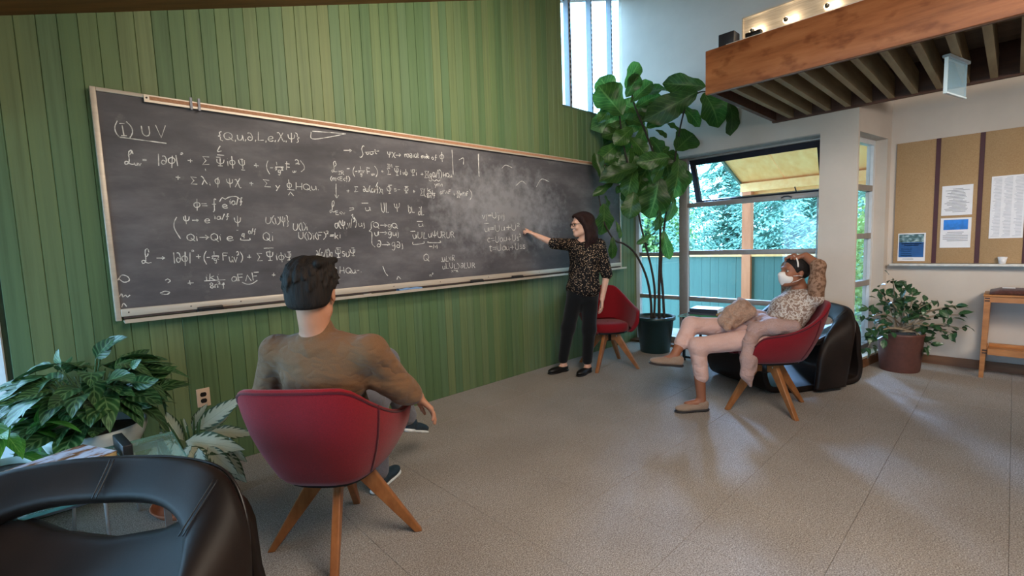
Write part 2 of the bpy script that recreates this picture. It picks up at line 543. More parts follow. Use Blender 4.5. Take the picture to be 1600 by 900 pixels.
bar(1.36, 2.735, 0.02, 0.10, 'bottom_rail'); bar(2.835, YW-0.055, 0.02, 0.10, 'bottom_rail')
bar(1.36, 2.735, zt-0.035, zt-0.002, 'head_rail'); bar(2.835, YW-0.055, zt-0.035, zt-0.002, 'head_rail')
def pane(y0, y1, z0, z1): return MB().box(5.567, 5.572, y0, y1, z0, z1).build('pane', GLASS, win)
pane(1.36, 2.735, 1.19, 1.71); pane(1.36, 2.735, 0.625, 1.14); pane(1.36, 2.735, 0.10, 0.575)
pane(2.835, 3.40, 1.175, zt-0.035); pane(2.835, 3.40, 0.625, 1.125); pane(2.835, 3.40, 0.10, 0.575)
# pale inner beads
for y in (1.368, 2.727):
    MB().box(FX0-0.004, FX0+0.004, y-0.006, y+0.006, 0.10, 1.71).build('bead', WFRAME, win)
# opened awning sash, hinged at the head
sash = tag(bpy.data.objects.new('sash', None)); link(sash, win)
sash.location = (5.60, 0, 2.275); ang = math.radians(21); sash.rotation_euler = (0, -ang, 0)
def sbar(y0, y1, z0, z1, nm='sash_bar'): return MB().box(-0.022, 0.022, y0, y1, z0, z1, ch=0.003).build(nm, BLACKF, sash)
sb = MB(); sb.box(-0.022, 0.022, 1.362, 2.733, -0.065, 0); sb.box(-0.022, 0.022, 1.362, 2.733, -0.545, -0.505)
sb.box(-0.022, 0.022, 2.673, 2.733, -0.505, -0.065); sb.box(-0.022, 0.022, 1.362, 1.400, -0.505, -0.065)
COL.objects.unlink(sash); bpy.data.objects.remove(sash)
sash = sb.build('sash', BLACKF, win, loc=(5.60, 0, 2.275), rot=(0, -ang, 0))
MB().box(-0.003, 0.003, 1.40, 2.673, -0.505, -0.065).build('sash_pane', GLASS, sash)
hd = MB(); hd.tube([(-0.03, 1.62, -0.50), (-0.05, 1.625, -0.44)], 0.006, 6); hd.tube([(-0.03, 2.55, -0.50), (-0.05, 2.57, -0.44)], 0.006, 6)
hd.build('stay_arm', BLACKF, sash)
MB().tube([(5.535, 1.60, 1.728), (5.52, 1.63, 1.742), (5.52, 1.67, 1.742), (5.535, 1.70, 1.728)], 0.006, 6).build('handle', BLACKF, win)
hdr = MB().box(XW+0.001, 5.545, yo0, YW, zt-0.012, zt+0.01)
tag(hdr.build('trim_2', plain('soffit_trim', srgb(150, 146, 142), 0.6)), kind='structure')
tag(MB().box(XW, 5.56, 1.326, YW, 0.0, 0.03).build('trim_3', SKIRT), kind='structure')

# ---------------------------------------------------------------- side wall (splayed) with the narrow window
P0 = Vector((XW, 1.02, 0)); P1 = Vector((6.26, 0.90, 0))
sd = (P1-P0).normalized(); ang_s = math.atan2(sd.y, sd.x)
SL = (P1-P0).length
SM = Matrix.Translation(P0) @ Matrix.Rotation(ang_s, 4, 'Z')     # local x along the wall, +y outwards
sw = MB()
a0, a1, zb, zt2 = 0.035, 0.757, 0.115, 2.27
sw.box(a1, SL+0.1, 0, 0.165, -0.05, 4.7, SM)
sw.box(a0, a1, 0, 0.165, zt2, 4.7, SM); sw.box(a0, a1, 0, 0.165, -0.05, zb-0.02, SM)
tag(sw.build('wall_right', PLASTER), kind='structure')
GLASS_S = glass('side_window_glass', (0.95, 0.98, 0.98, 1), 0.02)
w3 = MB(); w3.box(a0, a1, 0.10, 0.16, zb, zb+0.05, SM)
win3 = tag(w3.build('window_3', ALU), kind='structure')
def b3(x0, x1, z0, z1, nm, mat=ALU): return MB().box(x0, x1, 0.10, 0.16, z0, z1, SM).build(nm, mat, win3)
b3(a0, a0+0.04, zb+0.05, zt2, 'mullion'); b3(a1-0.05, a1, zb+0.05, zt2, 'mullion', WFRAME); b3(a0+0.04, a1-0.05, zt2-0.05, zt2, 'head_rail', WFRAME)
for z in (1.785, 1.30, 0.815): b3(a0+0.04, a1-0.05, z-0.028, z+0.028, 'rail')
zz = [zb+0.05, 0.815, 1.30, 1.785, zt2-0.05]
for k in range(4): MB().box(a0+0.04, a1-0.05, 0.128, 0.132, zz[k]+0.028*(k > 0), zz[k+1]-0.028*(k < 3), SM).build('pane', GLASS_S, win3)
tag(MB().box(a0, a1, -0.02, 0.10, zb-0.02, zb, SM).build('trim_4', OAK_SILL), kind='structure')

# ---------------------------------------------------------------- cork wall, other walls, ceiling
XC = 6.25
cw = MB().box(XC, 6.45, -2.7, 0.92, -0.05, 4.8)
tag(cw.build('wall_front', PLASTER), kind='structure')
rw = MB().box(-2.6, 6.45, -2.85, -2.7, -0.05, 4.8)
tag(rw.build('wall_rear', PLASTER), kind='structure')
bs = MB().box(0, SL-0.02, -0.016, 0, 0, 0.085, SM); tag(bs.build('baseboard_side', SKIRT), kind='structure')
bs = MB().box(XC-0.018, XC, -2.7, 0.885, 0, 0.085); tag(bs.build('baseboard_back', SKIRT), kind='structure')
bs = MB().box(XW-0.016, XW, 1.02, 1.325, 0, 0.085); tag(bs.build('baseboard_pillar', SKIRT), kind='structure')
# ceiling boards follow the slope of the shed roof
ce = MB()
ce.add([(-2.7, -2.9, ceil_z(-2.7)), (6.6, -2.9, ceil_z(6.6)), (6.6, 3.62, ceil_z(6.6)), (-2.7, 3.62, ceil_z(-2.7)),
        (-2.7, -2.9, ceil_z(-2.7)+.12), (6.6, -2.9, ceil_z(6.6)+.12), (6.6, 3.62, ceil_z(6.6)+.12), (-2.7, 3.62, ceil_z(-2.7)+.12)],
       [(0, 1, 2, 3), (7, 6, 5, 4), (0, 4, 5, 1), (1, 5, 6, 2), (2, 6, 7, 3), (3, 7, 4, 0)])
tag(ce.build('ceiling', CEIL, fixn=True), kind='structure')
# left window wall, splayed away from the camera
LA = Vector((-0.262, YW+0.06, 0)); LB = Vector((-2.25, -2.75, 0))
ld = (LB-LA).normalized(); LL = (LB-LA).length
LM = Matrix.Translation(LA) @ Matrix.Rotation(math.atan2(ld.y, ld.x), 4, 'Z')   # local +y points into the room
lw = MB(); lw.box(0, LL, -0.14, 0, -0.05, 0.30, LM); lw.box(0, LL, -0.14, 0, 2.0, 2.62, LM); lw.box(5.0, LL, -0.14, 0, 0.3, 2.0, LM)
tag(lw.build('wall_window_side', PLASTER), kind='structure')
w4 = MB(); w4.box(0, 0.06, -0.10, 0.012, 0.30, 2.0, LM)
win4 = tag(w4.build('window_4', WFRAME), kind='structure')
for x in (1.25, 2.5, 3.75, 4.97): MB().box(x-0.03, x+0.03, -0.10, -0.02, 0.30, 2.0, LM).build('mullion', WFRAME, win4)
for a, b in ((0.06, 1.22), (1.28, 2.47), (2.53, 3.72), (3.78, 4.94)): MB().box(a, b, -0.062, -0.058, 0.30, 2.0, LM).build('pane', GLASS, win4)

# ---------------------------------------------------------------- outside
gr = MB(); gr.box(5.65, 30, -14, 24, -0.35, -0.25); gr.box(-16, 5.6, 3.75, 24, -0.35, -0.25); gr.box(-16, -2.4, -14, 3.7, -0.35, -0.25)
tag(gr.build('ground', plain('ground_outside', srgb(168, 162, 140), 0.9, var=0.2, scale=2)), kind='structure')
TEAL = plain('teal_fence_paint', srgb(74, 108, 100), 0.6, var=0.08, scale=3, stretch=(4, 4, 0.6))
PORCH = wood('porch_timber', srgb(244, 176, 106), srgb(254, 204, 140), 0.6, (1, 6, 6), 1.6)
POSTW = wood('porch_post_timber', srgb(186, 104, 66), srgb(214, 134, 92), 0.6, (6, 6, 1), 1.6)
XF = 7.8
fe = empty('deck_fence', (XF, 3.5, -0.25), 0, 'teal painted solid board fence outside the big window', 'fence')
by = 1.64; fb = MB().box(0, 0.025, 0, 0.137, 0, 1.27)
b0 = None
while by < 6.2:
    if b0 is None: b0 = fb.build('fence_board', TEAL, fe); o = b0
    else: o = sharecopy(b0, fe)
    o.location = (0.003*((int(by*10)) % 2), by-3.5, 0); by += 0.14
MB().box(-0.05, 0.07, -1.9, 2.75, 1.27, 1.305).build('cap_rail', PORCH, fe)
po = empty('porch_roof', (XF, 2.9, -0.25), 0, 'yellow timber porch roof on a reddish post outside the window', 'porch')
MB().box(-0.065, 0.055, -0.10, 0.03, 0, 2.268).build('post', POSTW, po)
MB().box(-0.06, 0.06, -5.2, 0.06, 2.27, 2.40).build('beam', PORCH, po)
MB().box(0.06, 0.10, -5.2, 0.05, 2.20, 2.31).build('fascia', PORCH, po)
sl = 0.43
def soff(y0, y1, nm, sx0=-2.16, sx1=0.25):
    m = MB(); z = lambda x: 2.41-sl*x
    m.add([(sx0, y0, z(sx0)), (sx1, y0, z(sx1)), (sx1, y1, z(sx1)), (sx0, y1, z(sx0)), (sx0, y0, z(sx0)+.04), (sx1, y0, z(sx1)+.04), (sx1, y1, z(sx1)+.04), (sx0, y1, z(sx0)+.04)],
          [(0, 3, 2, 1), (4, 5, 6, 7), (0, 1, 5, 4), (1, 2, 6, 5), (2, 3, 7, 6), (3, 0, 4, 7)])
    return m.build(nm, PORCH, po, fixn=True)
yy = 0.06
while yy > -5.2: soff(yy-0.61, yy-0.004, 'soffit_panel', -2.14 if yy-0.61 > 1.2-2.9 else -1.30); yy -= 0.614
MB().add([(-2.16, 0.06, 3.30), (0.25, 0.06, 2.27), (0.25, 0.09, 2.27), (-2.16, 0.09, 3.30), (-2.16, 0.06, 3.42), (0.25, 0.06, 2.39), (0.25, 0.09, 2.39), (-2.16, 0.09, 3.42)],
     [(0, 3, 2, 1), (4, 5, 6, 7), (0, 1, 5, 4), (1, 2, 6, 5), (2, 3, 7, 6), (3, 0, 4, 7)]).build('barge_board', plain('barge_green', srgb(90, 120, 112), 0.6), po, fixn=True)
# ---------------------------------------------------------------- trees beyond the fence
def m_needle(name, a, b):
    M = Mat(name); v = M.coord('Object')
    M.col(M.ramp(M.noise(v, 3.0, 4, 0.6), [(0.3, a), (0.7, b)]))
    return M.set(0.7, 0, 0.2)
NEEDLE = m_needle('blue_green_needles', srgb(104, 154, 140), srgb(168, 206, 190))
LEAFY = m_needle('light_leaves', srgb(140, 178, 110), srgb(196, 220, 150))
BARK = plain('bark', srgb(94, 78, 66), 0.9, var=0.25, scale=12, bump=0.4)
def conifer(seed, H, R, z0=0.25):
    r = np.random.RandomState(seed); V = []; F = []
    nb = int(H*30)
    for i in range(nb):
        t = (i+r.rand())/nb; z = z0+(H-z0)*t; a = i*2.399+r.randn()*.3; L = R*(1-t)**0.55*(0.75+0.4*r.rand())+0.1
        n = 10+int(L*44)
        d = np.array([math.cos(a), math.sin(a)]); sd = np.array([-d[1], d[0]])
        for k in range(n):
            s = (k+r.rand())/n; rr = L*s
            zc = z-0.30*rr*(0.6+s)+0.10*math.sin(s*4+i)
            c = np.array([d[0]*rr, d[1]*rr, zc])+r.randn(3)*np.array([.05, .05, .03])*(.3+s*L)
            for side in (-1, 1):
                ln = (0.09+0.17*(1-s))*(0.7+0.6*r.rand())*min(1, L/0.7)
                dr = np.array([*(d*0.72+sd*side*(0.55+0.3*r.rand())), -0.28-0.4*r.rand()]); dr /= np.linalg.norm(dr)
                w = 0.016+0.014*r.rand()
                pr = np.cross(dr, [0, 0, 1]); pr /= np.linalg.norm(pr)+1e-6
                tw = pr*w+np.array([0, 0, (r.rand()-.5)*w])
                b = len(V)
                V += [c-tw*.3, c+tw*.3, c+dr*ln*.55+tw, c+dr*ln*.55-tw, c+dr*ln]
                F += [(b, b+1, b+2, b+3), (b+3, b+2, b+4)]
    return V, F
def leafy(seed, H, R, n=5200, sz=0.06):
    r = np.random.RandomState(seed); V = []; F = []
    for i in range(n):
        u = r.randn(3); u /= np.linalg.norm(u); rad = R*(0.55+0.5*r.rand())
        c = u*rad*np.array([1, 1, H*.42/R]); c[2] += H*.6
        c += r.randn(3)*.1
        a, b2 = r.randn(3), r.randn(3); a /= np.linalg.norm(a); b2 = np.cross(a, b2); b2 /= np.linalg.norm(b2)
        s = sz*(0.6+0.8*r.rand()); b = len(V)
        V += [c-a*s, c-b2*s*.6, c+a*s, c+b2*s*.6]; F.append((b, b+1, b+2, b+3))
    return V, F
def mesh_obj(V, F, name, mat, parent):
    me = bpy.data.meshes.new(name); me.from_pydata([tuple(p) for p in V], [], F); me.materials.append(mat)
    return link(bpy.data.objects.new(name, me), parent)
ct = [conifer(3, 5.2, 2.7), conifer(8, 4.8, 2.5)]
cmesh = []
specs = [(10.9, 6.5, 0, 0.95, 'blue green conifer at the left of the big window beyond the fence'),
         (10.4, 1.0, 1, 0.95, 'blue green conifer right of the porch post in the big window'),
         (14.2, 3.4, 0, 1.05, 'blue green conifer filling the middle of the big window behind the post'),
         (15.6, 6.3, 1, 1.15, 'farthest conifer with blue green needles behind the others'),
         (17.5, 4.9, 0, 1.2, 'distant tall conifer seen over the middle of the fence'),
         (14.6, 0.0, 0, 0.95, 'distant conifer behind the right half of the big window')]
for q, (x, y, m, s, lab) in enumerate(specs):
    t = empty('conifer_tree', (x, y, -0.25), q*1.3, lab, 'tree', 'conifers beyond the fence')
    t.scale = (s, s, s*0.95)
    if q < 2:
        o = tag(mesh_obj(*ct[m], 'foliage', NEEDLE, t), kind='stuff'); cmesh.append(o)
    else: o = sharecopy(cmesh[m], t)
    MB().tube([(0, 0, 0), (0.02, 0, 1.5), (0, 0.02, 4.2)], [0.12, 0.09, 0.02], 10).build('trunk', BARK, t)
for q, (x, y, s, lab) in enumerate([(11.0, 6.6, 0.9, 'light green leafy bush seen through the narrow left panes'), (8.4, 1.22, 0.62, 'light green bush low outside the side window')]):
    t = empty('leafy_bush', (x, y, -0.25), 0, lab, 'bush'); t.scale = (s, s, s)
    tag(mesh_obj(*leafy(20+q, 3.2, 1.3), 'foliage', LEAFY, t), kind='stuff')
    MB().tube([(0, 0, 0), (0, 0, 1.8)], [0.06, 0.03], 8).build('trunk', BARK, t)
# ---------------------------------------------------------------- chalkboard with the chalk writing
# traced lines of writing: text, start x,y, end x,y, letter height (measured on the photograph and laid onto the board's plane)
CHALK = [
("(",180,213,187,213,20),("I",188,211,199,211,15),(")",202,214,210,214,20),("U",222,213,238,214,16),("V",243,214,262,215,18),("{Q,u,d,L,e,X,Y}",341,219,469,221,13),
("$",194,256,213,257,20),("uv",210,258,221,259,7),("=",222,254,231,254,8),("|dp|",246,257,280,258,15),("2",282,246,287,246,6),("+",293,255,303,256,9),("S",315,258,328,258,13),("i",320,267,323,267,5),("W^",337,259,352,260,13),("ip",354,259,369,260,13),("W",374,264,386,265,15),("+",396,262,406,263,9),("(-",417,270,428,270,19),("1",431,258,434,258,6),("2g2",430,271,443,271,8),("F",446,266,456,267,12),("uv",457,270,463,270,5),("2)",462,266,477,270,16),
("+",274,281,283,282,9),("S",297,287,309,288,11),("K",315,289,325,289,12),("i",327,290,330,290,5),("p",336,289,345,290,12),("YX",354,291,377,292,12),("+",389,290,397,291,8),("S",412,292,424,293,11),("y",430,295,438,295,10),("p",448,293,457,294,12),("HQu.",461,296,500,297,10),("A",450,305,460,306,7),
("p=",302,326,326,326,13),("f",331,327,340,327,15),("e",347,325,357,325,9),("ia/f",358,320,380,319,9),
("Y",286,349,297,349,11),(">",300,348,312,348,8),("e",319,349,329,349,10),("ia/f",334,343,359,342,8),("Y",366,352,378,351,13),("U(1)",414,349,438,350,11),("Y}",439,351,452,354,14),("U(1)i",457,359,482,360,11),
("Qi>Qi",291,376,347,376,12),("e",354,377,366,376,11),("-",369,363,373,363,7),("q",377,370,383,370,8),("a/f",388,366,400,365,8),("Qi",410,376,428,376,13),("U(1)i(F)2=ki",466,374,533,373,11),
("$",221,411,238,411,20),(">",244,408,259,408,9),("|dp|",271,410,299,410,15),("2",300,396,305,396,5),("+",306,405,316,405,9),("(-",318,410,330,410,18),("1",333,398,336,398,6),("2g2",331,409,343,409,7),("F",347,407,358,407,12),("uv2)",358,409,380,409,14),("+",386,405,394,405,8),("S",401,408,411,408,12),("W^",416,407,429,407,14),("ipW",431,407,458,406,12),
("d(a/f)q",494,402,520,401,11),("W^suW",524,402,557,400,12),
("+",292,447,304,446,9),("iki",320,438,344,437,10),("8n2f",328,450,353,449,8),("aFAF",361,440,405,438,12),("+",424,433,431,433,8),("f",520,430,528,430,12),("A",525,437,532,437,5),("HQu-.",530,428,566,426,10),
(">",537,239,551,239,8),("out",571,241,590,241,7),("YX>",605,245,627,246,8),("radial",632,246,655,247,8),("mode",658,247,671,248,6),("of",674,249,683,250,7),("p",687,250,695,250,11),
("$",518,269,528,269,16),("IR",528,273,538,273,6),("=",541,266,547,266,6),("(-",551,274,559,274,14),("1",562,265,565,265,5),("2g2",560,274,569,274,6),("F",573,272,580,273,9),("uv",580,274,586,274,5),(")",587,275,591,275,15),("+",595,270,600,270,5),("S",605,273,611,273,9),("SM",605,261,613,262,5),("W^i",617,273,627,274,10),("ip",629,273,638,274,8),("Wi",642,274,652,274,9),("+",657,275,662,275,6),("S(q",663,278,675,278,10),("a/f)",676,277,691,277,11),("HQu.",692,277,708,277,7),("ymn",679,291,692,292,6),("(m<E<f)",516,282,547,283,7),
("+",541,301,547,301,6),("S",553,300,560,300,9),("du",567,299,576,300,8),("(a/f)q",577,300,599,301,9),("W^",605,302,613,302,10),("s-",615,299,626,299,6),("W^",631,301,639,301,8),("+",645,302,649,302,6),("S(",656,306,665,306,11),("ki",668,301,677,301,7),("8n2f",667,309,680,309,6),("aFAF",687,303,705,303,6),("+",708,306,712,306,5),("a",714,301,719,301,5),("m2",714,309,721,309,6),("FAF",723,306,732,306,6),(")",734,311,738,311,14),
("$",515,333,525,332,16),("E<v",524,335,540,335,6),(">",546,329,554,329,8),("u^",570,329,580,329,9),("UL",596,331,608,331,14),("Y",616,329,626,328,11),("DL",638,332,648,332,10),("dL",653,336,663,335,13),
("a(Y,",523,356,543,356,12),("v/2)",543,356,558,355,13),("uj",560,355,571,354,9),("Q>gQ",583,356,622,356,9),("u>guj",585,368,624,369,10),("d>gdj",588,387,631,387,11),
("u^",653,354,662,354,7),("u^UL",645,373,668,372,10),("uYU",669,371,691,371,10),("RUR",690,372,711,371,10),("=M",670,388,684,388,6),("Q",661,408,671,407,11),("uLvR",691,408,711,407,9),("u^LUL)",691,420,718,419,8),("dLUR",719,419,743,418,8),
("vj=Ujvj",753,342,789,341,10),("u^=Uu+U2",757,362,812,359,10),("c=Uau+Us2",761,379,815,376,10),("t=Uau+Uss",764,393,821,389,10),("n2",671,432,677,432,5),("x~x",705,425,716,425,5)]
STROKES = [
[(185,214),(222,219),(260,224)],[(344,228),(341,233),(340,237),(346,236)],[(276,339),(272,348),(273,358),(282,373)],[(343,315),(347,309),(352,311),(358,308),(368,307),(375,311)],
[(376,372),(377,375),(390,375),(390,372)],[(319,439),(352,437)],[(430,261),(443,261)],[(449,296),(460,297)],[(378,441),(386,444),(394,443),(402,438)],[(331,400),(342,400)],[(412,388),(425,387)],
[(569,229),(567,228),(565,233),(567,241),(564,246),(562,245)],[(570,238),(592,236)],[(706,234),(707,250),(708,273)],[(717,250),(724,247),(724,257)],[(748,240),(748,258),(749,276)],[(747,241),(748,275)],
[(560,267),(570,267)],[(670,281),(673,283),(676,281),(679,283),(682,281),(685,283),(688,281)],[(525,287),(525,300),(526,309)],[(523,304),(526,309),(529,305)],[(667,302),(680,302)],[(713,303),(722,303)],
[(584,346),(580,348),(580,357),(577,361),(581,364),(581,380),(586,386)],[(645,378),(646,382),(662,380),(662,377)],[(669,377),(669,379),(688,379),(687,376)],[(551,340),(551,335),(549,337)],
[(598,416),(602,426),(606,431)],[(184,438),(190,430),(199,432),(202,438),(194,441),(186,436)],[(186,464),(190,459),(192,464),(196,461),(199,464),(203,461)],[(190,480),(193,474),(198,479)],
[(521,431),(530,431)],[(486,206),(488,217),(515,214),(540,209)],[(488,205),(515,207),(538,209)],[(620,437),(622,432),(626,436)],[(250,458),(258,455),(265,457),(260,460),(252,459)],[(258,438),(262,436),(266,439),(262,442)],
[(784,263),(790,258),(800,262)],[(806,290),(815,283),(822,288)],[(838,292),(846,280),(858,284)],[(590,285),(584,300)],[(546,329),(553,327)]]
def trace(x, y):
    """point of the board's face (metres along the wall, height) for a traced point"""
    d = _F + _R*((x-800)/737.8) - _U*((y-450)/737.8)
    return (d.x*3.418/d.y, 1.35+d.z*3.418/d.y)
GLYPH = {   # stroke font: width ; strokes as x,y lists ('~' = smooth curve)
'(': '.35;~.32,1.1 .08,.7 .08,.3 .32,-.1', ')': '.35;~.02,1.1 .28,.7 .28,.3 .02,-.1', '{': '.4;~.36,1.1 .18,.95 .2,.62 .05,.5 .2,.38 .18,.05 .36,-.1', '}': '.4;~.04,1.1 .22,.95 .2,.62 .36,.5 .2,.38 .22,.05 .04,-.1',
'|': '.25;.13,1.1 .1,-.1', '=': '.7;.1,.58 .6,.6|.1,.35 .6,.36', '+': '.8;.08,.45 .7,.45|.4,.8 .37,.12', '-': '.5;.08,.45 .44,.46', '>': '1.1;.05,.45 1,.47|.72,.72 1,.47 .7,.2', '<': '.6;.5,.8 .08,.45 .5,.1', '/': '.45;.05,-.05 .4,1', ',': '.25;.14,.08 .08,-.15', '.': '.3;.1,.04 .15,.08', '~': '.5;~.02,.4 .15,.55 .3,.4 .46,.55',
'^': '0;-.72,1.28 -.1,1.3', '1': '.3;.15,.95 .16,0', '2': '.4;~.05,1.05 .2,1.18 .32,1.02 .2,.8 .05,.68|.05,.68 .36,.7', '8': '.55;~.28,.5 .08,.75 .28,1 .46,.75 .28,.5 .06,.25 .28,0 .5,.25 .28,.5',
'I': '.6;.08,1 .52,1|.3,1 .3,0|.06,0 .56,0', 'U': '.75;~.08,1 .08,.25 .32,0 .58,.25 .62,1', 'V': '.7;.05,1 .32,0 .62,1', 'Q': '.85;~.4,.95 .1,.7 .12,.2 .4,.02 .7,.25 .68,.7 .4,.95|.45,.3 .8,-.1', 'L': '.65;.12,1 .1,0 .58,.02', 'H': '.8;.1,1 .1,0|.68,1 .66,0|.1,.5 .66,.52', 'F': '.7;.12,1 .1,0|.12,1 .62,1|.11,.55 .5,.56', 'E': '.6;.1,1 .08,0 .52,0|.1,1 .54,1|.1,.5 .46,.5', 'D': '.75;.12,1 .1,0|~.12,1 .5,.95 .66,.5 .45,.06 .1,0', 'R': '.7;.12,1 .1,0|~.12,1 .5,.95 .5,.6 .12,.5|.3,.5 .6,0', 'M': '.9;.08,0 .12,1 .42,.3 .74,1 .78,0', 'A': '.7;.05,0 .33,.85 .6,0',
'S': '.8;.72,.95 .1,1 .42,.52 .08,0 .74,.04', '$': '1;~.78,.8 .7,1.05 .5,1 .42,.75 .44,.4 .36,.1 .12,0 .06,.16 .26,.22 .5,.04 .92,.06|~.44,.6 .7,.72 .78,.9', 'X': '.75;~.05,.95 .2,1 .4,.5 .6,-.05 .75,0|.72,1 .08,-.1', 'Y': '.8;~.06,.95 .12,.5 .38,.35 .64,.5 .7,.95|.4,1.05 .36,-.15', 'W': '.85;~.08,.95 .12,.55 .4,.4 .66,.55 .72,.95|.4,1 .4,0|.22,1 .6,1|.2,0 .62,0', 'p': '.75;~.36,.72 .1,.55 .12,.2 .38,.1 .62,.3 .6,.6 .36,.72|.42,1.1 .34,-.25',
'a': '.65;~.5,.6 .2,.66 .06,.3 .22,.02 .48,.2 .5,.6|.5,.62 .58,.02', 'c': '.55;~.5,.55 .28,.68 .08,.35 .25,.02 .5,.12', 'd': '.6;~.42,.35 .22,.5 .08,.25 .2,.02 .42,.12 .5,.5 .38,.95 .15,.95', 'e': '.6;~.1,.32 .48,.38 .4,.64 .16,.6 .06,.28 .24,.02 .54,.1', 'f': '.55;~.5,.95 .36,1.05 .28,.7 .24,0 .1,-.2|.08,.55 .46,.56', 'g': '.6;~.46,.6 .2,.66 .08,.38 .24,.16 .44,.4|~.46,.62 .46,0 .32,-.35 .08,-.25', 'i': '.3;.14,.6 .15,.02|.16,.86 .17,.9', 'j': '.35;~.2,.6 .2,-.1 .05,-.3|.2,.85 .21,.9', 'K': '.7;~.1,1 .26,.9 .45,.4 .64,.02|.36,.6 .06,.0', 'k': '.6;.1,1 .08,0|.5,.62 .1,.3|.2,.38 .52,0', 'l': '.45;~.1,.1 .3,.6 .28,1 .16,.9 .18,.2 .38,.02', 'm': '.85;~.06,.6 .08,0|~.08,.45 .24,.66 .36,.5 .36,0|~.36,.45 .52,.66 .68,.5 .7,0', 'n': '.6;.08,.6 .1,0|~.1,.42 .3,.66 .46,.5 .48,0', 'o': '.55;~.28,.62 .08,.35 .26,.02 .46,.3 .28,.62', 'q': '.6;~.44,.6 .16,.62 .08,.25 .3,.1 .44,.4|.46,.64 .42,-.35 .52,-.2', 'r': '.45;.1,.6 .1,0|~.1,.4 .24,.62 .4,.56', 's': '.5;~.42,.58 .18,.66 .14,.42 .4,.26 .34,.02 .06,.08', 't': '.5;~.24,1 .22,.15 .42,.04|.06,.66 .44,.68', 'u': '.6;~.06,.62 .1,.1 .32,.04 .46,.3 .48,.62|.48,.62 .54,0', 'v': '.5;.04,.62 .24,0 .46,.64', 'x': '.5;.05,.6 .45,0|.44,.62 .04,0', 'y': '.55;.06,.62 .26,.1|.48,.64 .12,-.3'}
def m_slate():
    M = Mat('slate')
    v = M.coord('Object')
    n1 = M.noise(M.coord('Object', (0.9, 1, 2.2)), 2.0, 5, 0.62); n2 = M.noise(M.coord('Object', (3, 1, 3)), 3.5, 4, 0.6)
    base = M.ramp(n1, [(0.30, srgb(70, 67, 71)), (0.5, srgb(86, 83, 87)), (0.72, srgb(112, 108, 111))])
    # wiped chalk dust toward the right half of the board
    sep = M.n('ShaderNodeSeparateXYZ'); M.l(v, sep.inputs[0])
    dx = M.math('DIVIDE', M.math('SUBTRACT', sep.outputs[0], 3.15), 0.95); dz = M.math('DIVIDE', M.math('SUBTRACT', sep.outputs[2], 1.68), 0.46)
    rr = M.math('ADD', M.math('POWER', M.math('ABSOLUTE', dx), 2.0), M.math('POWER', M.math('ABSOLUTE', dz), 2.0))
    q = M.math('ADD', M.math('SUBTRACT', 1.0, rr), M.math('MULTIPLY', M.math('SUBTRACT', n2, 0.5), 2.6))
    mask = M.ramp(q, [(-0.0, (0, 0, 0, 1)), (1.0, (1, 1, 1, 1))])
    c = M.mix(M.math('MULTIPLY', mask, 0.68), base, srgb(146, 145, 149))
    n3 = M.noise(M.coord('Object', (1.2, 1, 1.2)), 7, 4, 0.7)
    patch = M.ramp(n3, [(0.60, (0, 0, 0, 1)), (0.70, (1, 1, 1, 1))])
    M.col(M.mix(M.math('MULTIPLY', patch, 0.16), c, srgb(150, 148, 146)))
    return M.set(0.62, 0, 0.35)
SLATE = m_slate()
CHALKM = plain('chalk', srgb(206, 204, 200), 0.95, var=0.4, scale=35)
BFRAME = plain('chalkboard_frame_metal', srgb(196, 182, 166), 0.42, 0.25, var=0.08, scale=8, stretch=(0.4, 6, 6))
BSHADE_SCREW = plain('groove_shade_and_screw', srgb(70, 58, 56), 0.7)  # dark tone of the screws, also paints the shade above the tray
CORKS = plain('cork_strip', srgb(168, 122, 92), 0.9, var=0.15, scale=90)
YB = 3.418
bd = empty('chalkboard', (2.65, YW, 0.99), 0, 'long black chalkboard covered in white handwritten equations on the green plank wall', 'chalkboard')
bo = Vector((2.65, YW, 0.99))
def bpart(mb, nm, mat, par=None):
    o = mb.build(nm, mat, par or bd)
    if par is None: o.location = (-bo.x, -bo.y, -bo.z)
    return o
bpart(MB().box(0.19, 5.12, YB, YW-0.002, 1.055, 2.25), 'slate', SLATE)
fr = 0.026
bpart(MB().box(0.176, 0.176+fr, YB-0.010, YW-0.001, 1.0, 2.268, ch=0.003), 'frame_side', BFRAME)
bpart(MB().box(5.114, 5.136, YB-0.010, YW-0.001, 1.0, 2.268, ch=0.003), 'frame_side', BFRAME)
bpart(MB().box(0.176+fr, 5.114, YB-0.010, YW-0.001, 2.247, 2.268, ch=0.003), 'frame_top', BFRAME)
bpart(MB().box(0.176+fr, 5.114, YB-0.013, YW-0.001, 1.022, 1.066, ch=0.003), 'frame_bottom', BFRAME)
bpart(MB().box(0.21, 5.114, YB-0.004, YW-0.001, 1.010, 1.022), 'groove_shade', BSHADE_SCREW)  # solid strip, its dark colour stands in for shade in the gap
tr = MB(); tr.box(0.21, 5.16, YB-0.062, YW-0.001, 0.991, 1.000); tr.box(0.21, 5.16, YB-0.066, YB-0.060, 0.989, 1.010)
bpart(tr, 'chalk_tray', BFRAME)
rl = bpart(MB().box(0.405, 5.114, YB-0.024, YB-0.010, 2.222, 2.262), 'map_rail', BFRAME)
MB().box(0.43, 5.11, YB-0.026, YB-0.023, 2.235, 2.255).build('cork_insert', CORKS, rl)
MB().tube([(0.417, YB-0.027, 2.245), (0.417, YB-0.02, 2.245)], 0.005, 8).build('screw', BSHADE_SCREW, rl)
CLIP = plain('grey_clip', srgb(90, 92, 100), 0.4, 0.4)
for x in (0.628, 0.668):
    MB().box(x-0.006, x+0.006, YB-0.034, YB-0.022, 2.212, 2.282).build('map_hook', CLIP, rl)
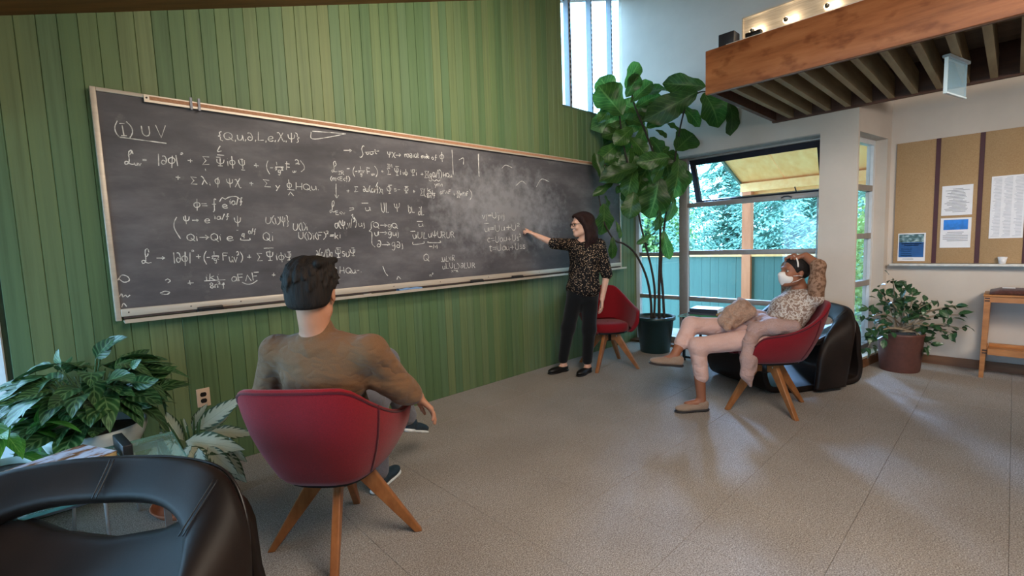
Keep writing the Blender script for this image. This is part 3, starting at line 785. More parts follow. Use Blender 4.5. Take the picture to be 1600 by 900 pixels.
for x in (0.235, 0.53, 0.80, 1.3, 1.9, 2.35, 2.9, 3.6, 4.3): bpart(MB().sphere((x, YB-0.014, 1.045), 0.004, 8, 6), 'screw', BSHADE_SCREW)
rc_ = random.Random(11)
def ribbon(mb, pts, wd):
    pts = [Vector((p[0], p[1])) for p in pts]; b = []
    for i, p in enumerate(pts):
        t = pts[min(i+1, len(pts)-1)]-pts[max(i-1, 0)]
        if t.length < 1e-6: t = Vector((1, 0))
        t.normalize(); nn = Vector((-t.y, t.x))*wd*0.5*rc_.uniform(0.7, 1.25)
        b.append((p+nn, p-nn))
    v = []
    for a, c in b: v += [(a.x, YB-0.0012, a.y), (c.x, YB-0.0012, c.y)]
    f = [(2*i, 2*i+1, 2*i+3, 2*i+2) for i in range(len(b)-1)]
    mb.add(v, f)
def write(mb, s, x, z, dx, dz, h):
    tot = sum(float(GLYPH[c].split(';')[0]) for c in s if c in GLYPH) or 1
    kx = dx/tot; cx = 0
    for c in s:
        if c not in GLYPH: cx += 0.4; continue
        w, body = GLYPH[c].split(';', 1)
        for st in body.split('|'):
            sm = st[0] == '~'; P = [tuple(float(q) for q in t.split(',')) for t in st.lstrip('~').split()]
            if sm: P = [tuple(p) for p in spline(P, 4*len(P))]
            j = rc_.uniform(-.12, .10); jy = rc_.uniform(-.08, .08); sc_y = rc_.uniform(.9, 1.1)
            pts = [(x+(cx+px)*kx+j*kx*py, z+dz*(cx+px)/tot+py*h*sc_y+jy*h+rc_.uniform(-.012, .012)*h) for px, py in P]
            ribbon(mb, pts, 0.0050 if h > 0.03 else 0.0036)
        cx += float(w)
groups = {}
for s_, x0, y0, x1, y1, h in CHALK:
    a, b, c = trace(x0, y0), trace(x1, y1), trace(x0, y0-h)
    mb = MB(); write(mb, s_, a[0], a[1], b[0]-a[0], b[1]-a[1], c[1]-a[1]); bpart(mb, 'chalk_writing', CHALKM)
for st in STROKES:
    st = [trace(*p) for p in st]
    sk = MB(); ribbon(sk, [tuple(p) for p in spline(st, max(2, 4*len(st)))] if len(st) > 2 else st, 0.0052); bpart(sk, 'chalk_stroke', CHALKM)

# erasers and a cloth on the tray
FELT = plain('black_felt', srgb(24, 24, 26), 0.95, var=0.3, scale=80)
FELTB = plain('eraser_back', srgb(46, 42, 40), 0.6)
def eraser(x, lab):
    t = empty('chalk_eraser', (x, YB-0.036, 1.000), 0, lab, 'eraser', 'erasers on the chalk tray')
    MB().box(-0.068, 0.068, -0.022, 0.020, 0, 0.022, ch=0.003).build('felt_pad', FELT, t)
    MB().box(-0.066, 0.066, -0.019, 0.017, 0.022, 0.036, ch=0.004).build('back', FELTB, t)
eraser(0.625, 'black felt eraser on the tray at the left end, nearest the potted plants')
eraser(2.74, 'black felt eraser on the tray below the smudged formulas')
eraser(3.26, 'black felt eraser on the tray nearest the standing woman')
bc = MB()
P = [[(x, YB-0.036+0.024*math.sin(a)*(1.0+.1*math.sin(40*x)), 1.000+max(0.0005, 0.012+0.012*math.cos(a)+0.003*math.sin(70*x))) for a in np.linspace(0, 2*PI, 11)] for x in np.linspace(1.92, 2.14, 12)]
bc.grid(P); tag(bc.build('blue_cloth', plain('blue_cloth', srgb(112, 146, 190), 0.9)), 'crumpled light blue cloth lying on the chalk tray', 'cloth')
for x, c in ((1.66, 'white chalk stick lying on the tray left of the blue cloth'), (3.95, 'white chalk stick on the tray by the standing woman')):
    o = MB().tube([(-0.03, 0, 0), (0.03, 0.004, 0)], 0.0055, 8).build('chalk_stick', CHALKM, None, loc=(x, YB-0.04, 1.0057)); tag(o, c, 'chalk', 'chalk sticks')

# outlet under the board
ot = empty('wall_outlet', (0.555, YW, 0.46), 0, 'beige double power outlet on the green plank wall', 'outlet')
MB().box(-0.036, 0.036, -0.007, 0, -0.058, 0.058, ch=0.002).build('cover_plate', plain('outlet_beige', srgb(206, 178, 152), 0.4, var=0.03), ot)
SOCK = plain('outlet_black', srgb(22, 20, 20), 0.35)
for z in (0.020, -0.020):
    m = MB(); m.prism([(0.017*math.cos(a)*1.0, z+max(-0.0135, min(0.0135, 0.017*math.sin(a)))) for a in np.linspace(0, 2*PI, 25)[:-1]], -0.0095, -0.006)
    m.build('socket', SOCK, ot, fixn=True)
MB().sphere((0, -0.0075, 0), 0.003, 8, 6).build('screw', BFRAME, ot)
# ---------------------------------------------------------------- loft with its joists
BEAM = Mat('reddish_beam')
_v = BEAM.coord('Object', (5, 0.7, 6)); _n = BEAM.noise(_v, 2.0, 7, 0.66); _n2 = BEAM.noise(BEAM.coord('Object', (2, 2.5, 4)), 2.6, 3)
_a = BEAM.ramp(_n, [(0.28, srgb(116, 66, 40)), (0.5, srgb(164, 100, 62)), (0.75, srgb(186, 122, 80))])
_b = BEAM.ramp(_n2, [(0.34, (0.50, 0.40, 0.34, 1)), (0.46, (1, 1, 1, 1))])
BEAM.col(BEAM.mix(0.75, _a, _b, 'MULTIPLY')); BEAM.bump(_n, 0.1, 0.003); BEAM = BEAM.set(0.42, 0, 0.45)
JOIST = wood('joist_timber', srgb(128, 108, 82), srgb(164, 142, 108), 0.7, (1, 8, 8), 2)
DECKW = wood('loft_deck', srgb(96, 84, 74), srgb(128, 112, 98), 0.8, (1, 6, 1), 1.5)
DARKW = wood('dark_ledger', srgb(70, 44, 34), srgb(96, 60, 44), 0.6, (8, 1, 8), 2)
lo = empty('loft_platform', (3.85, 0.0, 2.48), 0, 'loft platform with reddish front beam and exposed joists jutting from the right', 'loft')
def lp(mb, nm, mat, **k): return mb.build(nm, mat, lo, **k)
LY = 1.745
lp(MB().box(-0.01, 0.03, -2.6, LY, 0.0, 0.335, ch=0.004), 'front_beam', BEAM)
lp(MB().box(0.03, 0.085, -2.6, LY-0.005, 0.012, 0.26), 'inner_beam', DARKW)
lp(MB().box(0.085, 1.50, LY-0.045, LY-0.005, 0.012, 0.25), 'end_joist', DARKW)
lp(MB().box(1.50, 1.545, -2.6, LY-0.005, 0.0, 0.292), 'ledger_beam', DARKW)
jm = MB().box(0.085, 1.50, -0.021, 0.021, 0.012, 0.19, ch=0.0); j0 = None
y = 1.565
while y > -2.5:
    if j0 is None: j0 = jm.build('joist', JOIST, lo); o = j0
    else: o = sharecopy(j0, lo)
    o.location = (0, y, 0); y -= 0.1565
xx = 0.03
dm = MB().box(0, 0.138, -2.6, LY-0.01, 0.255, 0.285); d0 = None
while xx < 1.38:
    if d0 is None: d0 = dm.build('deck_board', DECKW, lo); o = d0
    else: o = sharecopy(d0, lo)
    o.location = (xx, 0, 0); xx += 0.1425
for y in (1.1, 0.3, -0.4): lp(MB().box(0.70, 0.76, y-0.30, y+0.30, 0.20, 0.235), 'brace', JOIST)
lp(MB().box(0.028, 0.075, -2.6, 1.60, 0.335, 0.352), 'white_edge_strip', plain('white_strip', srgb(214, 214, 216), 0.5))
bp_ = MB().box(0.03, 1.52, -2.6, LY-0.02, 0.285, 0.300); lp(bp_, 'floor_sheet', DECKW)

# steel light trough standing on the loft edge
STEEL = Mat('brushed_steel'); _n = STEEL.noise(STEEL.coord('Object', (1, 1.2, 22)), 6, 3); STEEL.col(STEEL.ramp(_n, [(0.3, srgb(176, 164, 150)), (0.7, srgb(206, 196, 184))])); STEEL = STEEL.set(0.40, 0.55, 0.5)
lt = empty('steel_uplight_panel', (3.955, 0.4, 2.832), 0, 'brushed steel panel with glowing spot lamps standing on the loft edge', 'light fixture')
MB().box(0.008, 0.016, -2.2, 1.10, 0.0, 0.175).build('panel', STEEL, lt)
MB().box(-0.012, 0.016, -2.2, 1.105, 0.172, 0.180).build('top_lip', STEEL, lt)
MB().box(-0.012, 0.016, 1.098, 1.106, 0.0, 0.18).build('end_cap', STEEL, lt)
BULB = emit('lamp_glow', (1.0, 0.80, 0.50, 1), 7)
LAMPB = plain('lamp_black', srgb(16, 14, 14), 0.4)
for y in (1.03, 0.80, 0.545, 0.29, 0.035, -0.22):
    ld_ = bpy.data.lights.new('spot_lamp', 'POINT'); ld_.energy = 0.6; ld_.color = (1.0, .78, .5); ld_.shadow_soft_size = .02
    lo_ = bpy.data.objects.new('spot_lamp', ld_); link(lo_, lt); lo_.location = (-.07, y-.03, .085)
    b = MB().tube([(0.008, y, 0.062), (-0.008, y, 0.062)], [0.021, 0.021], 16).build('lamp', BULB, lt)
    MB().tube([(-0.004, y, 0.062), (-0.026, y, 0.062)], [0.017, 0.013], 14).build('lamp_cap', LAMPB, b)
o = MB().box(-0.055, 0.055, -0.06, 0.06, 0, 0.105, ch=0.004).build('speaker_box', plain('black_box', srgb(38, 40, 48), 0.5), None, loc=(3.935, 1.60, 2.815))
tag(o, 'small black box standing at the near end of the loft beam', 'box')
o = MB().box(-0.02, 0.03, -0.055, 0.055, 0, 0.030, ch=0.004).build('black_clamp', LAMPB, None, loc=(3.888, 1.40, 2.832)); tag(o, 'flat black clamp on the loft beam below the steel panel', 'clamp')

# clear acrylic exit sign hanging under the joists
sg = empty('acrylic_sign', (4.50, 0.315, 2.484), math.radians(-14), 'pale blue clear acrylic sign hanging below the loft joists', 'sign')
ACRY = Mat('acrylic'); ACRY.b.inputs['Base Color'].default_value = srgb(180, 222, 244); ACRY = ACRY.set(0.12, 0, 0.5, Alpha=0.38)
EDGE = Mat('acrylic_edge'); EDGE.b.inputs['Base Color'].default_value = srgb(220, 240, 252); EDGE = EDGE.set(0.2, 0, 0.6)
MB().box(-0.16, 0.16, -0.006, 0.006, -0.235, -0.012).build('panel', ACRY, sg)
e_ = MB(); e_.box(-0.165, 0.165, -0.009, 0.009, -0.243, -0.233); e_.box(-0.168, -0.158, -0.009, 0.009, -0.243, -0.01)
e_.build('bright_edge', EDGE, sg)
MB().box(-0.17, 0.17, -0.02, 0.02, -0.012, 0.005).build('mount', plain('sign_mount', srgb(150, 160, 168), 0.4, 0.3), sg)
# ---------------------------------------------------------------- red tub chairs
def m_fabric(name, c, sc=240, b=0.25, var=0.18, folds=0.0):
    M = Mat(name); v = M.coord('Object')
    n1 = M.noise(v, sc, 2, 0.6); n2 = M.noise(v, 4, 3)
    a = M.ramp(n1, [(0.3, tuple(x*(1-var) for x in c[:3])+(1,)), (0.7, tuple(x*(1+var) for x in c[:3])+(1,))])
    M.col(M.mix(0.6, a, M.ramp(n2, [(0.3, (0.82, 0.8, 0.8, 1)), (0.7, (1.06, 1.06, 1.06, 1))]), 'MULTIPLY'))
    M.bump(n1, b, 0.003)
    if folds:
        n3 = M.noise(M.coord('Object', (1, 1, 1.6)), 8, 2, 0.5); w_ = M.math('ABSOLUTE', M.math('SUBTRACT', n3, .5))
        bp = [q_ for q_ in M.t.nodes if q_.bl_idname == 'ShaderNodeBump'][0]; b2 = M.n('ShaderNodeBump'); b2.inputs['Strength'].default_value = folds; b2.inputs['Distance'].default_value = .05
        M.l(w_, b2.inputs['Height']); M.l(b2.outputs['Normal'], bp.inputs['Normal'])
    M.b.inputs['Sheen Weight'].default_value = 0.15
    return M.set(0.88, 0, 0.2)
RED = m_fabric('red_fabric', srgb(128, 16, 27)); REDP = m_fabric('dark_red_piping', srgb(84, 14, 24))
CHLEG = wood('walnut_leg', srgb(128, 76, 38), srgb(168, 108, 62), 0.4, (6, 6, 3), 3)
METAL = plain('bolt_metal', srgb(190, 186, 178), 0.3, 0.9)
BLK = plain('black_metal', srgb(20, 20, 22), 0.4, 0.4)
_half = [  # t, top x,y,z, bottom x,y
 (0, -.400, 0, .835, -.250, 0), (.15, -.397, .115, .835, -.246, .080), (.30, -.360, .215, .822, -.220, .148), (.42, -.270, .275, .745, -.165, .185),
 (.55, -.150, .305, .675, -.085, .207), (.70, -.015, .312, .630, .015, .214), (.84, .100, .302, .612, .105, .208), (.94, .180, .284, .592, .170, .200), (1.0, .222, .262, .535, .208, .190)]
def chair_outline(n=45):
    h = np.array(_half); full = np.vstack([h[::-1]*np.array([-1, 1, -1, 1, 1, -1]), h[1:]])
    return spline(full, n)
def red_chair_parts(t, legaz):
    O = chair_outline(); P = []
    for q in O:
        top = np.array([q[1], q[2], q[3]]); bot = np.array([q[4], q[5], 0.395])
        nrm = np.array([q[1]+0.02, q[2], 0]); nrm /= np.linalg.norm(nrm)+1e-9
        row = []
        row.append(bot-nrm*0.05+np.array([0, 0, -0.004])); row.append(bot-nrm*0.012-np.array([0, 0, 0.003]))
        for s in (0.06, 0.2, 0.4, 0.6, 0.8, 0.95): row.append(bot+(top-bot)*s+nrm*0.022*math.sin(PI*s))
        th = 0.036
        row.append(top+np.array([0, 0, 0.006])-nrm*0.004); row.append(top+np.array([0, 0, 0.008])-nrm*th*0.5); row.append(top-nrm*th)
        for s in (0.9, 0.7, 0.45, 0.2): row.append(bot+(top-bot)*s-nrm*(th-0.014*math.sin(PI*s)))
        P.append(row)
    m = MB(); m.grid(P)
    nv = len(P[0]); L = len(P)
    m.f.append(tuple(range(nv))); m.sm.append(True); m.f.append(tuple((L-1)*nv+i for i in range(nv-1, -1, -1))); m.sm.append(True)
    m.build('shell', RED, t, fixn=True)
    rim = [(p[7]*0.4+p[8]*0.6)+0.0 for p in P]
    MB().tube(rim, 0.0055, 6).build('piping', REDP, t)
    for k in (13, 31):
        MB().tube([P[k][j]+(P[k][j]-np.array([0, 0, P[k][j][2]]))/np.linalg.norm(P[k][j][:2])*0.002 for j in range(2, 9)], 0.0048, 6).build('seam_piping', REDP, t)
    # seat cushion
    prof = [(0.96, .390), (1.0, .40), (1.02, .43), (1.0, .462), (0.94, .476), (0.75, .482), (0.4, .485), (0.05, .486)]
    base = []
    for q in O[5:-5:2]: base.append(((q[4]*0.86+q[1]*0.14)*0.86, (q[5]*0.86+q[2]*0.14)*0.86))
    a, b = base[0], base[-1]
    for k in range(1, 8):
        s = k/8; base.append((b[0]+(a[0]-b[0])*s+0.075*math.sin(PI*s)**0.6, b[1]+(a[1]-b[1])*s))
    G = [[(x*r+0.0, y*r, z) for r, z in prof] for x, y in base]
    MB().grid(G, closeu=True).build('seat', RED, t, fixn=True)
    MB().slab([(x*0.93, y*0.93) for x, y in base][::-1], 0.372, 0.400).build('seat_base', BLK, t, fixn=True)
    MB().lathe([(0.035, 0.275), (0.045, 0.285), (0.045, 0.375)], 16).build('hub', BLK, t)
    for k in range(4):
        a = legaz+k*PI/2
        m = MB(); m.prism([(0.028, 0.374), (0.028, 0.285), (0.080, 0.288), (0.312, 0.0), (0.345, 0.0), (0.150, 0.318), (0.120, 0.374)], -0.017, 0.017)
        lg = m.build('leg', CHLEG, t, rot=(0, 0, a), fixn=True)
        mod(lg, 'BEVEL', width=0.005, segments=2, limit_method='ANGLE')
        MB().sphere((0.100, -0.0175, 0.335), (0.007, 0.003, 0.007), 10, 6).build('bolt', METAL, lg)
        MB().sphere((0.100, 0.0175, 0.335), (0.007, 0.003, 0.007), 10, 6).build('bolt', METAL, lg)
def red_chair(x, y, face, legaz, lab):
    t = empty('tub_chair', (x, y, 0), math.radians(face), lab, 'chair', 'red tub chairs')
    red_chair_parts(t, math.radians(legaz-face)); return t
red_chair(0.84, 2.08, 42, 57, 'red fabric tub chair with wooden legs, nearest, under the man in the brown sweater')
red_chair(4.18, 2.96, 234, 14, 'empty red fabric tub chair behind the standing woman beside the big plant')
red_chair(3.93, 1.30, 137, 56, 'red fabric tub chair holding the seated woman in pink trousers')

# ---------------------------------------------------------------- black leather ribbon chairs
LEATH = Mat('black_leather'); _v = LEATH.coord('Object'); _n = LEATH.noise(_v, 160, 3, 0.6); _n2 = LEATH.noise(_v, 5, 3)
LEATH.col(LEATH.ramp(_n2, [(0.3, srgb(22, 16, 14)), (0.7, srgb(38, 28, 23))])); LEATH.bump(_n, 0.12, 0.002); LEATH = LEATH.set(0.48, 0, 0.2)
PIPE = plain('leather_piping', srgb(30, 27, 28), 0.35)
def loft_shell(st, th, ends=True):
    """st: list of (outer edge point, inner edge point) stations; a padded band of thickness th"""
    A = spline([s[0] for s in st], 8*len(st)); B = spline([s[1] for s in st], 8*len(st)); P = []
    for i in range(len(A)):
        a, b = A[i], B[i]; tg = A[min(i+1, len(A)-1)]+B[min(i+1, len(A)-1)]-A[max(i-1, 0)]-B[max(i-1, 0)]
        w = b-a; n = np.cross(tg, w); n /= np.linalg.norm(n)+1e-9; wl = w/(np.linalg.norm(w)+1e-9)
        row = []
        for s, o in ((0, -.5), (.04, -.92), (.15, -1.05), (.35, -1.12), (.65, -1.12), (.85, -1.05), (.96, -.92), (1, -.5), (1.012, 0), (1, .5), (.96, .92), (.85, 1.0), (.65, 1.02), (.35, 1.02), (.15, 1.0), (.04, .92), (0, .5), (-.012, 0)):
            row.append(a+w*s+n*o*th*0.5)
        P.append(row+[row[0]])
    m = MB(); m.grid(P); k = len(P[0])
    if ends:
        m.f.append(tuple(range(k-1))); m.f.append(tuple((len(P)-1)*k+i for i in range(k-2, -1, -1))); m.sm += [True, True]
    return m, A, B
def ribbon_chair(x, y, face, lab):
    t = empty('ribbon_chair', (x, y, 0), math.radians(face), lab, 'chair', 'black leather lounge chairs')
    half = [((-.52, 0, .69), (-.43, 0, .590)), ((-.49, .22, .69), (-.395, .20, .590)), ((-.43, .38, .665), (-.30, .34, .545)), ((-.37, .465, .55), (-.12, .41, .46)),
            ((-.32, .485, .37), (-.02, .445, .34)), ((-.29, .48, .18), (.02, .46, .17)), ((-.27, .47, .035), (.04, .465, .035))]
    fl_ = lambda p: (p[0], -p[1], p[2])
    st = [(fl_(a), fl_(b)) for a, b in half[::-1]]+half[1:]
    m, A, B = loft_shell(st, 0.062)
    sh = m.build('back_band', LEATH, t, fixn=True)
    MB().tube([p+np.array([-.012, 0, 0]) for p in A[2:-2]], 0.005, 6).build('piping', PIPE, sh)
    sm_ = len(A)//2
    for k in (sm_-1, sm_+17):
        for dx in (-.006, .006):
            MB().tube([A[k]*(1-s)+B[k]*s+np.array([0.036, dx, 0.022]) for s in np.linspace(0.06, 0.94, 8)], 0.0022, 5).build('stitch_seam', PIPE, sh)
    # seat: a looped ribbon, rear edge -> seat -> front roll -> base -> rear lobe
    C = [(-.41, .455), (-.36, .430), (-.26, .395), (-.10, .375), (.15, .395), (.33, .405), (.43, .375), (.455, .27), (.44, .14), (.38, .045), (.22, .03), (-.05, .028), (-.32, .03), (-.50, .04), (-.545, .11), (-.535, .24), (-.48, .40)]
    C = spline(C+[C[0]], 70)[:-1]
    rows = []
    for yy in (-.43, -.428, -.40, -.2, 0, .2, .40, .428, .43):
        w = 0.028 if abs(yy) < .429 else 0.012
        row = []
        for i, p in enumerate(C):
            saddle = (0.04+0.09*max(0, min(1, (-.05-p[0])/.3)))*(yy/0.43)**2 if p[1] > 0.3 else 0
            row.append((p[0], yy*(0.80 if p[0] > .2 else 0.93), p[1]+saddle))
        rows.append(row)
    out, inn = [], []
    for r in rows:
        R = np.array(r); tg = np.roll(R, -1, 0)-np.roll(R, 1, 0); nn = np.stack([tg[:, 2], 0*tg[:, 0], -tg[:, 0]], 1); nn /= np.linalg.norm(nn, axis=1)[:, None]+1e-9
        out.append(R-nn*0.026); inn.append(R+nn*0.026)
    m = MB()
    loop = out+inn[::-1]+[out[0]]
    G = [[tuple(loop[j][i]) for j in range(len(loop))] for i in range(len(C))]
    m.grid(G, closeu=True); m.build('seat', LEATH, t, fixn=True)
    return t
ribbon_chair(-0.27, 1.61, 226, 'black leather lounge chair in the left foreground, cut by the frame')
ribbon_chair(4.74, 1.49, 153, 'black leather lounge chair behind the seated woman beside the wall pillar')
# ---------------------------------------------------------------- people
def m_skin(name, c):
    M = Mat(name); v = M.coord('Object'); n = M.noise(v, 14, 4)
    M.col(M.ramp(n, [(0.3, tuple(x*0.88 for x in c[:3])+(1,)), (0.7, tuple(min(1, x*1.06) for x in c[:3])+(1,))]))
    M.b.inputs['Subsurface Weight'].default_value = 0.08
    M.b.inputs['Subsurface Radius'].default_value = (0.02, 0.008, 0.004)
    return M.set(0.5, 0, 0.4)
def m_hair(name, a, b, stretch=(60, 60, 4)):
    M = Mat(name); n = M.noise(M.coord('Object', stretch), 2.5, 4, 0.6)
    M.col(M.ramp(n, [(0.3, a), (0.75, b)])); M.bump(n, 0.6, 0.006)
    return M.set(0.7, 0, 0.2)
SKIN_A = m_skin('skin_light', srgb(178, 124, 96)); SKIN_B = m_skin('skin_fair', srgb(222, 172, 148)); SKIN_C = m_skin('skin_tan', srgb(150, 94, 68))
HAIR_A = m_hair('dark_hair', srgb(12, 10, 9), srgb(46, 36, 30)); HAIR_B = m_hair('dark_brown_hair', srgb(22, 13, 12), srgb(58, 34, 30)); HAIR_C = m_hair('black_hair', srgb(14, 12, 12), srgb(44, 36, 32))
EYEW = plain('eye_white', srgb(176, 168, 160), 0.3, var=0.02); EYED = plain('eye_dark', srgb(30, 22, 18), 0.2)
def frame_(face, pitch=0, roll=0):
    """columns: forward, left, up"""
    a, p = math.radians(face), math.radians(pitch)
    f = np.array([math.cos(a)*math.cos(p), math.sin(a)*math.cos(p), math.sin(p)])
    l = np.array([-math.sin(a), math.cos(a), 0]); u = np.cross(f, l)
    r = math.radians(roll); l2 = l*math.cos(r)+u*math.sin(r); u2 = -l*math.sin(r)+u*math.cos(r)
    return np.stack([f, l2, u2], 1)
def head(s, c, R, k=1.0):
    c = np.array(c); q = lambda x, y, z: c+R@(np.array([x, y, z])*k)
    s.ell(q(-.012, 0, .030), np.array([.096, .076, .086])*k, R, .02)
    s.ell(q(.030, 0, -.030), np.array([.062, .060, .085])*k, R, .03)
    s.rc(q(.010, .035, -.075), q(.062, .010, -.100), .030*k, .022*k, .03); s.rc(q(.010, -.035, -.075), q(.062, -.010, -.100), .030*k, .022*k, .03)
    s.ell(q(.072, 0, -.100), np.array([.020, .022, .018])*k, R, .02)
    s.rc(q(.084, .034, .016), q(.090, 0, .012), .011*k, .011*k, .015); s.rc(q(.084, -.034, .016), q(.090, 0, .012), .011*k, .011*k, .015)
    for sy in (1, -1):
        s.ell(q(.092, .030*sy, -.006), np.array([.016, .017, .011])*k, R, .012, 'sub')
        s.ell(q(.070, .036*sy, -.035), np.array([.018, .018, .018])*k, R, .02)
    s.rc(q(.090, 0, .006), q(.110, 0, -.030), .007*k, .0115*k, .010); s.rc(q(.098, .010, -.034), q(.098, -.010, -.034), .008*k, .008*k, .008)
    s.rc(q(.090, .018, -.060), q(.095, 0, -.058), .006*k, .0075*k, .006); s.rc(q(.090, -.018, -.060), q(.095, 0, -.058), .006*k, .0075*k, .006)
    s.rc(q(.088, .015, -.071), q(.092, 0, -.072), .006*k, .0085*k, .006); s.rc(q(.088, -.015, -.071), q(.092, 0, -.072), .006*k, .0085*k, .006)
    for sy in (1, -1):
        s.ell(q(-.004, .079*sy, -.012), np.array([.019, .008, .030])*k, R, .008); s.ell(q(.004, .083*sy, -.010), np.array([.008, .006, .016])*k, R, .005, 'sub')
def eyes(t, c, R, off, k=1.0):
    c = np.array(c)
    for sy in (1, -1):
        p = c+R@(np.array([.076, .030*sy, -.006])*k)-np.array(off)
        e = MB().sphere(tuple(p), .0125*k, 12, 8).build('eye', EYEW, t)
        p2 = p+R@np.array([.0085*k, 0, 0]); MB().sphere(tuple(p2), .0062*k, 10, 8).build('iris', EYED, e)
def hand(s, wrist, d, n, side, curl=(.3, .3, .35, .4), spread=.10, L=1.0, thumb=.6, point=False):
    """d: towards the fingers, n: out of the back of the hand; side=+1 when the thumb lies along n x d"""
    w = np.array(wrist, float); d = np.array(d, float); d /= np.linalg.norm(d); n = np.array(n, float); n -= d*(n@d); n /= np.linalg.norm(n)
    x = np.cross(n, d)*side; kk = .006
    kn = [w+d*(.088-.006*abs(i-1))*L+x*(.030-.020*i)*L for i in range(4)]
    for i in range(4): s.rc(w+d*.012+x*(.016-.011*i), kn[i], .0150*L, .0112*L, .012)
    ln = [.072, .080, .074, .058]
    for i in range(4):
        p = kn[i]; a = curl[i]; dir0 = d+x*spread*(1.2-i*.8); dir0 /= np.linalg.norm(dir0); th = 0; rr = [.0095, .0086, .0078, .0066]
        for j, fr in enumerate((.44, .31, .25)):
            th += a*(0.8 if j == 0 else 1.0)
            v = dir0*math.cos(th)-n*math.sin(th); q = p+v*ln[i]*fr*L
            s.rc(p, q, rr[j]*L, rr[j+1]*L, kk if j else .008); p = q
    b = w+d*.022*L+x*.022*L-n*.004; t1 = b+(d*.55+x*thumb-n*.25)*.046*L; t2 = t1+(d*.85+x*thumb*.45-n*.28)*.034*L; t3 = t2+(d*.95+x*.1-n*.25)*.026*L
    s.rc(b, t1, .016*L, .0115*L, .010); s.rc(t1, t2, .0108*L, .0095*L, kk); s.rc(t2, t3, .0095*L, .0075*L, kk)
def shoe(t, heel, d, mat, solem, off, L=.27, h=.0, up=(0, 0, 1), name='shoe', open_=False):
    d = np.array(d, float); d /= np.linalg.norm(d); u = np.array(up, float); u -= d*(u@d); u /= np.linalg.norm(u); x = np.cross(u, d)
    H = np.array(heel, float); q = lambda a, b, c: H+d*a*L+x*b+u*c
    s = Sdf(.005); R = np.stack([d, x, u], 1)
    s.ell(q(.14, 0, .042), (.040, .033, .038), R, .02); s.ell(q(.45, .002, .036), (.085, .035, .030), R, .03); s.ell(q(.76, .004, .032), (.064, .040, .026), R, .03)
    if not open_: s.ell(q(.20, 0, .065), (.050, .034, .030), R, .02)
    s.half(q(0, 0, .010), -u)
    o = s.build(name, mat, t, off)
    s = Sdf(.005)
    s.ell(q(.14, 0, .012), (.046, .038, .014), R, .01); s.ell(q(.46, .002, .010), (.095, .037, .011), R, .02); s.ell(q(.77, .004, .010), (.068, .044, .011), R, .02)
    s.half(q(0, 0, 0), -u)
    s.build('sole', solem, o, off)
    return o

# ===== man in the brown sweater, seen from behind
SWEATER = m_fabric('brown_sweater', srgb(112, 80, 54), 320, 0.3, 0.14, .7); GREYP = m_fabric('grey_trousers', srgb(112, 112, 122), 300, 0.2, .18, .6)
NAVY = plain('navy_shoe', srgb(24, 44, 60), 0.6, var=0.4, scale=30); WHITES = plain('white_sole', srgb(220, 224, 226), 0.5)
man = empty('person', (0.80, 2.06, 0), 0, 'man with short dark hair in a brown sweater seated with his back to us', 'person')
mo = (0.80, 2.06, 0)
f = np.array([.80, .60, 0]); l = np.array([-.60, .80, 0]); up = np.array([0, 0, 1.])
hip = np.array([.80, 2.06, .575]); shR = np.array([.858, 1.752, .945]); shL = np.array([.612, 2.100, .942]); nk = np.array([.722, 1.936, 1.00])
hc = np.array([.722, 1.950, 1.185]); HR = frame_(48, -6)
elR, wrR = np.array([1.020, 1.800, .735]), np.array([1.165, 1.925, .640])
elL, wrL = np.array([.600, 2.280, .705]), np.array([.775, 2.420, .665])
kneeU, ankU = np.array([1.215, 2.325, .735]), np.array([1.430, 2.500, .330]); kneeD, ankD = np.array([1.190, 2.420, .500]), np.array([1.165, 2.390, .100])
hipR, hipL = hip-l*.09+f*.02, hip+l*.09+f*.02
s = Sdf(.005)
head(s, hc, HR, 1.06); s.rc(nk-up*.03, hc+HR@np.array([-.028, 0, -.055]), .062, .057, .02)
s.rc(nk-up*.04+f*.01, shR, .055, .05, .05); s.rc(nk-up*.04+f*.01, shL, .055, .05, .05)
s.ell((shR+shL)/2-up*.10+f*.015, (.10, .165, .16), np.stack([f, l, up], 1), .05); s.ell(hip+up*.12-f*.02, (.10, .145, .16), np.stack([f, l, up], 1), .05); s.ell(hip, (.115, .155, .09), np.stack([f, l, up], 1), .05)
for a, b, c in ((shR, elR, wrR), (shL, elL, wrL)): s.chain([a, b, c], [.048, .041, .030], .02)
for a, b, c in ((hipR, kneeU, ankU), (hipL, kneeD, ankD)): s.chain([a, b, c], [.082, .056, .036], .03)
hand(s, wrR, (.62, -.30, -.80), (.75, -.15, .55), 1, (.22, .30, .36, .42), .06, 1.03, .5)
hand(s, wrL, (.8, .3, -.35), (.3, .2, .9), -1, (.3, .35, .4, .4), .06, 1.03)
body = s.build('body', SKIN_A, man, mo); eyes(man, hc, HR, mo, 1.06)
s = Sdf(.006)
FL = np.stack([f, l, up], 1)
s.ell((shR+shL)/2-up*.085+f*.01, (.118, .195, .165), FL, .06); s.ell(hip+up*.20-f*.03, (.118, .185, .17), FL, .06); s.ell(hip+up*.06-f*.01, (.135, .190, .12), FL, .06)
s.rc(nk-up*.050+f*.0, shR-up*.005, .066, .062, .05); s.rc(nk-up*.050, shL-up*.005, .066, .062, .05)
s.chain([shR, elR, elR+(wrR-elR)*.20], [.064, .058, .053], .03); s.chain([shL, elL, elL+(wrL-elL)*.20], [.064, .058, .053], .03)
for q_, r_ in (((.94, 1.775, .80), .022), ((1.00, 1.79, .755), .020)): s.rc(np.array(q_)+np.array([-.05, .02, .02]), np.array(q_)+np.array([.05, -.01, -.045]), r_+.03, r_+.026, .02)
s.rc(nk+up*.005, nk+up*.03, .066, .064, .02)
